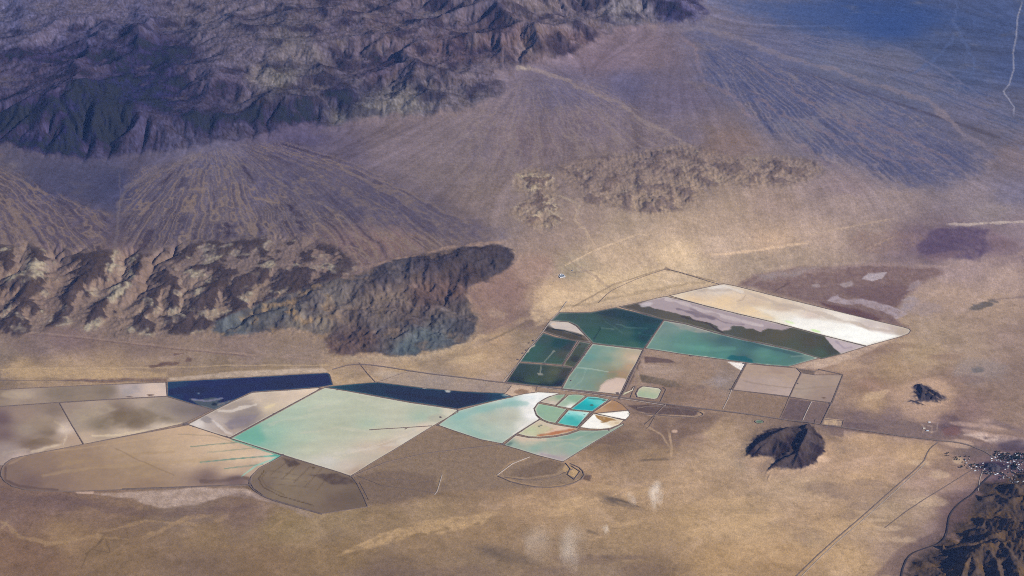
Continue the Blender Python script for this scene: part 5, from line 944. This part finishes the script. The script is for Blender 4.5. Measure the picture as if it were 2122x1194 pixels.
for i,(u,v,a,b) in enumerate(pads):
    x,y,_=at(u,v); V,F=blobmesh(a*0.55,b*0.9,4.6+0.3*(i%4),900+i)
    o=link_mesh('gravel_pad',V,F,M_PAD); o.location=(x,y,0.0); o.rotation_euler=(0,0,rb.uniform(-.5,.5)); tag(o,'brown gravel pad heaped against a pond dyke','gravel pad','gravel pads along the pond dykes')
# ---------------------------------------------------------------- small works buildings
def flatmat(name,c,rough=0.7):
    return earth_mat(name,attr=False,color=c,amp=0.08,sc=(0.3,),rough=rough,spec=0.2)
M_WHITE=flatmat('white_paint',(.6,.6,.6)); M_CREAM=flatmat('cream_siding',(.55,.50,.42)); M_TIN=flatmat('blue_grey_tin',(.42,.48,.55)); M_RUST=flatmat('rusty_roof',(.30,.17,.12)); M_DARKR=flatmat('dark_shingle',(.07,.07,.08))
M_YARD=flatmat('dark_yard',(.035,.04,.05)); M_LEAF=flatmat('dark_leaves',(.022,.035,.018)); M_LEAF2=flatmat('dusty_leaves',(.05,.06,.035)); M_BARK=flatmat('bark',(.09,.07,.05)); M_GLASS=flatmat('window_dark',(.03,.035,.045),0.2)
def boxm(V,F,cx,cy,z0,lx,ly,lz):
    n=len(V); V+=[(cx+sx*lx/2,cy+sy*ly/2,z0+k*lz) for k in (0,1) for sx,sy in ((-1,-1),(1,-1),(1,1),(-1,1))]
    F+=[(n,n+3,n+2,n+1),(n+4,n+5,n+6,n+7),(n,n+1,n+5,n+4),(n+1,n+2,n+6,n+5),(n+2,n+3,n+7,n+6),(n+3,n,n+4,n+7)]
def box_obj(name,parts,mat,parent=None):
    V=[];F=[]
    for p in parts: boxm(V,F,*p)
    return link_mesh(name,V,F,mat,parent)
def gable(lx,ly,z,h,ov=0.6):
    a,b=lx/2+ov,ly/2+ov
    V=[(-a,-b,z),(a,-b,z),(a,b,z),(-a,b,z),(-a,0,z+h),(a,0,z+h)]
    return V,[(0,1,5,4),(2,3,4,5),(0,4,3),(1,2,5),(0,3,2,1)]
def make_house(kind,lx,ly,h,wm,rm,name='house'):
    r=empty(name)
    box_obj('wall',[(0,0,-1.5,lx,ly,h+1.5)],wm,r); V,F=gable(lx,ly,h+.05,2.2); link_mesh('roof',V,F,rm,r)
    box_obj('door',[(lx*.2,-ly/2-.06,0,1.1,.1,2.1)],M_RUST,r); box_obj('window',[(-lx*.25,-ly/2-.06,1.0,1.6,.1,1.2)],M_GLASS,r)
    return r
def dup(root):
    r=root.copy(); scene.collection.objects.link(r)
    for ch in root.children:
        c=ch.copy(); scene.collection.objects.link(c); c.parent=r
    return r
x,y,z=at(1163,570.5); sub=empty('substation',(x,y,z+1.2),0.32); tag(sub,'lone substation compound with dark yard and white blocks on the pale slope above the ponds','substation')
box_obj('yard',[(0,0,-6,58,96,6.4)],M_YARD,sub); box_obj('perimeter_wall',[(0,-52,-6,72,7,9),(0,52,-6,72,7,9),(-33,0,-6,6,97,9),(33,0,-6,6,97,9)],M_WHITE,sub)
box_obj('control_building',[(-6,14,.4,16,22,7)],M_WHITE,sub); box_obj('side_building',[(-12,-22,.4,14,14,6)],M_TIN,sub)
for k in range(3): box_obj('transformer',[(14,-22+22*k,.4,8,13,6)],M_TIN,sub)
x,y,z=at(1184,560); o=make_house(0,20,12,4,M_TIN,M_DARKR,'shed'); o.location=(x+14,y-10,z+.6); tag(o,'small dark roofed shed right of the lone substation','shed')
x,y,z=at(1152,567); o=make_house(0,14,10,4,M_CREAM,M_RUST,'shed'); o.location=(x-60,y,z+.6); tag(o,'tiny rusty roofed shed left of the lone substation','shed')
for (u,v,l,t_) in ((1926,875.5,'white roofed shed topmost in the works yard of pale tracks, right of the playa',M_WHITE),(1915,888,'pale shed in the middle of the works yard of pale tracks',M_CREAM),(1922,893,'grey tin shed at the lower side of the works yard of pale tracks',M_TIN)):
    x,y,z=at(u,v); o=make_house(0,24,14,6,t_,M_WHITE if t_ is M_WHITE else t_,'shed'); o.location=(x,y,z); tag(o,l,'shed')
# ---------------------------------------------------------------- the town at the right edge
HP=[make_house(0,*a) for a in ((15,9,3.2,M_WHITE,M_WHITE),(16,8,3,M_CREAM,M_TIN),(13,10,3.4,M_CREAM,M_RUST),(18,7,2.8,M_WHITE,M_TIN),(14,9,3.2,M_TIN,M_DARKR))]
HL=['small white house with a white roof in the desert town','long cream house with a pale tin roof in the desert town','cream house with a rusty red roof in the desert town','narrow white trailer home with a tin roof in the desert town','blue grey house with a dark roof in the desert town']
for o,l in zip(HP,HL): tag(o,l,'house','houses of the desert town')
used=[0]*len(HP); taken=[]
def free(x,y,d):
    for a,b,c in taken:
        if (a-x)**2+((b-y)*0.8)**2<(d+c)**2: return False
    taken.append((x,y,d)); return True
town=[((2062,938),(2128,956),34),((2078,957),(2128,975),26),((2088,976),(2128,1000),18),((2035,966),(2078,984),16),((1996,958),(2040,976),12),((2050,944),(2075,956),8),((1983,948),(2010,956),3),((2070,984),(2100,996),6)]
rt=random.Random(11)
for (p,q,n) in town:
    c=0; tries=0
    while c<n and tries<400:
        tries+=1; u=rt.uniform(p[0],q[0]); v=rt.uniform(p[1],q[1]); 
        if ((u-2057)/22)**2+((v-966.5)/7)**2<1: continue
        x,y,z=at(u,v)
        if not free(x,y,11): continue
        k=rt.choices(range(5),weights=(2,4,3,2,5))[0]; o=HP[k] if used[k]==0 else dup(HP[k]); used[k]+=1
        o.location=(x,y,z+.1); o.rotation_euler=(0,0,rt.choice((0.35,1.92))+rt.uniform(-.12,.12)); s=rt.uniform(.85,1.35); o.scale=(s,s,s); c+=1
def make_tree(seed,h,r,leaf):
    root=empty('tree'); R=random.Random(seed); V=[];F=[]; n=7
    for k,(z,rr) in enumerate(((-.5,.35),(h*.3,.25),(h*.6,.12))):
        for i in range(n): V.append((rr*math.cos(6.283*i/n),rr*math.sin(6.283*i/n),z))
    for k in range(2):
        for i in range(n): F.append((k*n+i,k*n+(i+1)%n,(k+1)*n+(i+1)%n,(k+1)*n+i))
    link_mesh('trunk',V,F,M_BARK,root)
    V=[];F=[]
    for j in range(260):
        a=R.uniform(0,6.283); e=R.uniform(-.5,1.0); q=R.uniform(.45,1)**.5*(0.8+.3*math.sin(a*3+seed)); rad=r*q*math.cos(e*1.2)
        c=Vector((rad*math.cos(a),rad*math.sin(a),h*.62+h*.4*math.sin(e*1.4)*q)); s=R.uniform(.35,.8)*r/3
        d1=Vector((R.gauss(0,1),R.gauss(0,1),R.gauss(0,1))).normalized(); d2=d1.orthogonal().normalized(); n0=len(V)
        V+=[tuple(c+d1*s),tuple(c+d2*s*.8),tuple(c-d1*s),tuple(c-d2*s*.8)]; F.append((n0,n0+1,n0+2,n0+3))
    link_mesh('crown',V,F,leaf,root); return root
TP=[make_tree(1,9,5,M_LEAF),make_tree(2,7,4.5,M_LEAF),make_tree(3,11,5.5,M_LEAF),make_tree(4,6,4.5,M_LEAF2)]
TL=['tall dark broad tree among the town houses','low dark round tree among the town houses','tallest dark shade tree among the town houses','small dusty green tree on the edge of the town']
for o,l in zip(TP,TL): tag(o,l,'tree','trees of the desert town')
ut=[0]*4
groves=[((2072,940),(2110,953),52),((2104,938),(2128,950),22),((2098,962),(2112,975),24),((2060,936),(2080,946),12),((2086,948),(2126,960),22),((2008,962),(2036,974),18),((2035,975),(2060,984),10),((2068,980),(2090,992),12),((1978,946),(2012,954),12),((2100,976),(2124,996),14),((1990,958),(2006,976),8),((1958,930),(1975,945),4)]
for gi,(p,q,n) in enumerate(groves):
    for _ in range(n):
        u=rt.uniform(p[0],q[0]); v=rt.uniform(p[1],q[1]); x,y,z=at(u,v); 
        k=rt.choices(range(4),weights=(4,3,3,2) if gi<5 else (2,3,1,4))[0]; o=TP[k] if ut[k]==0 else dup(TP[k]); ut[k]+=1
        o.location=(x,y,z); o.rotation_euler=(0,0,rt.uniform(0,6.28)); s=rt.uniform(1.1,2.1); o.scale=(s,s,s*rt.uniform(.8,1.1))
# the little dark cone hill in the town
x,y,z=at(2057,968.5); V,F=blobmesh(92,88,24,77,n=40,rings=10); o=link_mesh('cone_hill',V,F,flatmat('dark_cinder',(.045,.036,.042)),smooth=True); o.location=(x,y,z-1); tag(o,kind='structure'); o.name='hill'
# ---------------------------------------------------------------- dust plumes
def plume(name,base,top,w,dens,label,seed,squash=0.8,n_scale=3.0,cut=0.42):
    x,y,z=at(*base); 
    # height from the picture: top of the plume stands over its base
    u,v=top; hh=(base[1]-v)/FP*math.hypot(y,HC)/math.cos(math.atan2(HC,y)); hh=max(hh,40); xt=unproj(u,base[1],0)[0]
    bm=bmesh.new(); bmesh.ops.create_uvsphere(bm,u_segments=28,v_segments=18,radius=1.0)
    R=random.Random(seed); ph=[R.uniform(0,6.28) for _ in range(6)]
    for q in bm.verts:
        c=q.co; t=(c.z+1)/2; k=0.55+0.45*t+0.12*math.sin(3*math.atan2(c.y,c.x)+ph[0]+4*t)+0.1*math.sin(5*math.atan2(c.y,c.x)+ph[1]-6*t)
        c.x*=k; c.y*=k; c.x+=0.25*math.sin(4*t+ph[2])*0.5
    me=bpy.data.meshes.new(name); bm.to_mesh(me); bm.free()
    me.transform(Matrix.Translation((0,0,1.0))); me.transform(Matrix.Diagonal((w/2,w/2*squash,hh/2,1)))
    sh=(xt-x)/hh
    for q in me.vertices: q.co.x+=q.co.z*sh
    o=bpy.data.objects.new(name,me); scene.collection.objects.link(o); o.location=(x,y,z-3)
    m=bpy.data.materials.new('dust'); m.use_nodes=True; nt=m.node_tree; nt.nodes.clear(); L=nt.links.new
    out=nt.nodes.new('ShaderNodeOutputMaterial'); pv=nt.nodes.new('ShaderNodeVolumePrincipled'); pv.inputs['Color'].default_value=(1.0,.90,.78,1); pv.inputs['Anisotropy'].default_value=-0.15
    tc=nt.nodes.new('ShaderNodeTexCoord'); mp=nt.nodes.new('ShaderNodeVectorMath'); mp.operation='MULTIPLY_ADD'; mp.inputs[1].default_value=(2,2,2); mp.inputs[2].default_value=(-1,-1,-1)
    L(tc.outputs['Generated'],mp.inputs[0]); ln_=nt.nodes.new('ShaderNodeVectorMath'); ln_.operation='LENGTH'; L(mp.outputs[0],ln_.inputs[0])
    fall=nt.nodes.new('ShaderNodeMapRange'); fall.interpolation_type='SMOOTHSTEP'; fall.inputs[1].default_value=1.0; fall.inputs[2].default_value=0.15; L(ln_.outputs['Value'],fall.inputs[0])
    nz=nt.nodes.new('ShaderNodeTexNoise'); nz.inputs['Scale'].default_value=n_scale; nz.inputs['Detail'].default_value=4; nz.noise_dimensions='4D'; nz.inputs['W'].default_value=seed; L(tc.outputs['Generated'],nz.inputs['Vector'])
    nr=nt.nodes.new('ShaderNodeMapRange'); nr.inputs[1].default_value=cut; nr.inputs[2].default_value=0.68; L(nz.outputs['Fac'],nr.inputs[0])
    mu=nt.nodes.new('ShaderNodeMath'); mu.operation='MULTIPLY'; L(fall.outputs[0],mu.inputs[0]); L(nr.outputs[0],mu.inputs[1]); m2=nt.nodes.new('ShaderNodeMath'); m2.operation='MULTIPLY'; m2.inputs[1].default_value=dens; L(mu.outputs[0],m2.inputs[0]); L(m2.outputs[0],pv.inputs['Density']); L(pv.outputs[0],out.inputs['Volume'])
    me.materials.append(m); tag(o,label,'dust plume','dust plumes drifting over the sand'); return o
plume('dust_plume',(1352,1066),(1366,990),230,.022,'brightest dust plume with a dark shadow at its foot, right of the lower centre',3,n_scale=3.2,cut=.44)
plume('dust_plume',(1318,1058),(1300,1014),110,.018,'thin upright dust wisp just left of the brightest plume',8,cut=.38)
plume('dust_plume',(1262,1112),(1250,1082),110,.018,'small low dust puff below and left of the brightest plume',12,cut=.38)
plume('dust_plume',(1190,1200),(1180,1080),420,.0032,'broad faint veil of dust at the bottom edge below the green ponds',21,n_scale=2.0,cut=.36)
plume('dust_plume',(1120,1175),(1100,1080),420,.0022,'faintest dust veil, left of the broad one at the bottom edge',27,n_scale=2.0,cut=.36)
print('objects',len(bpy.data.objects),round(time.time()-T0,1))
make_haze()
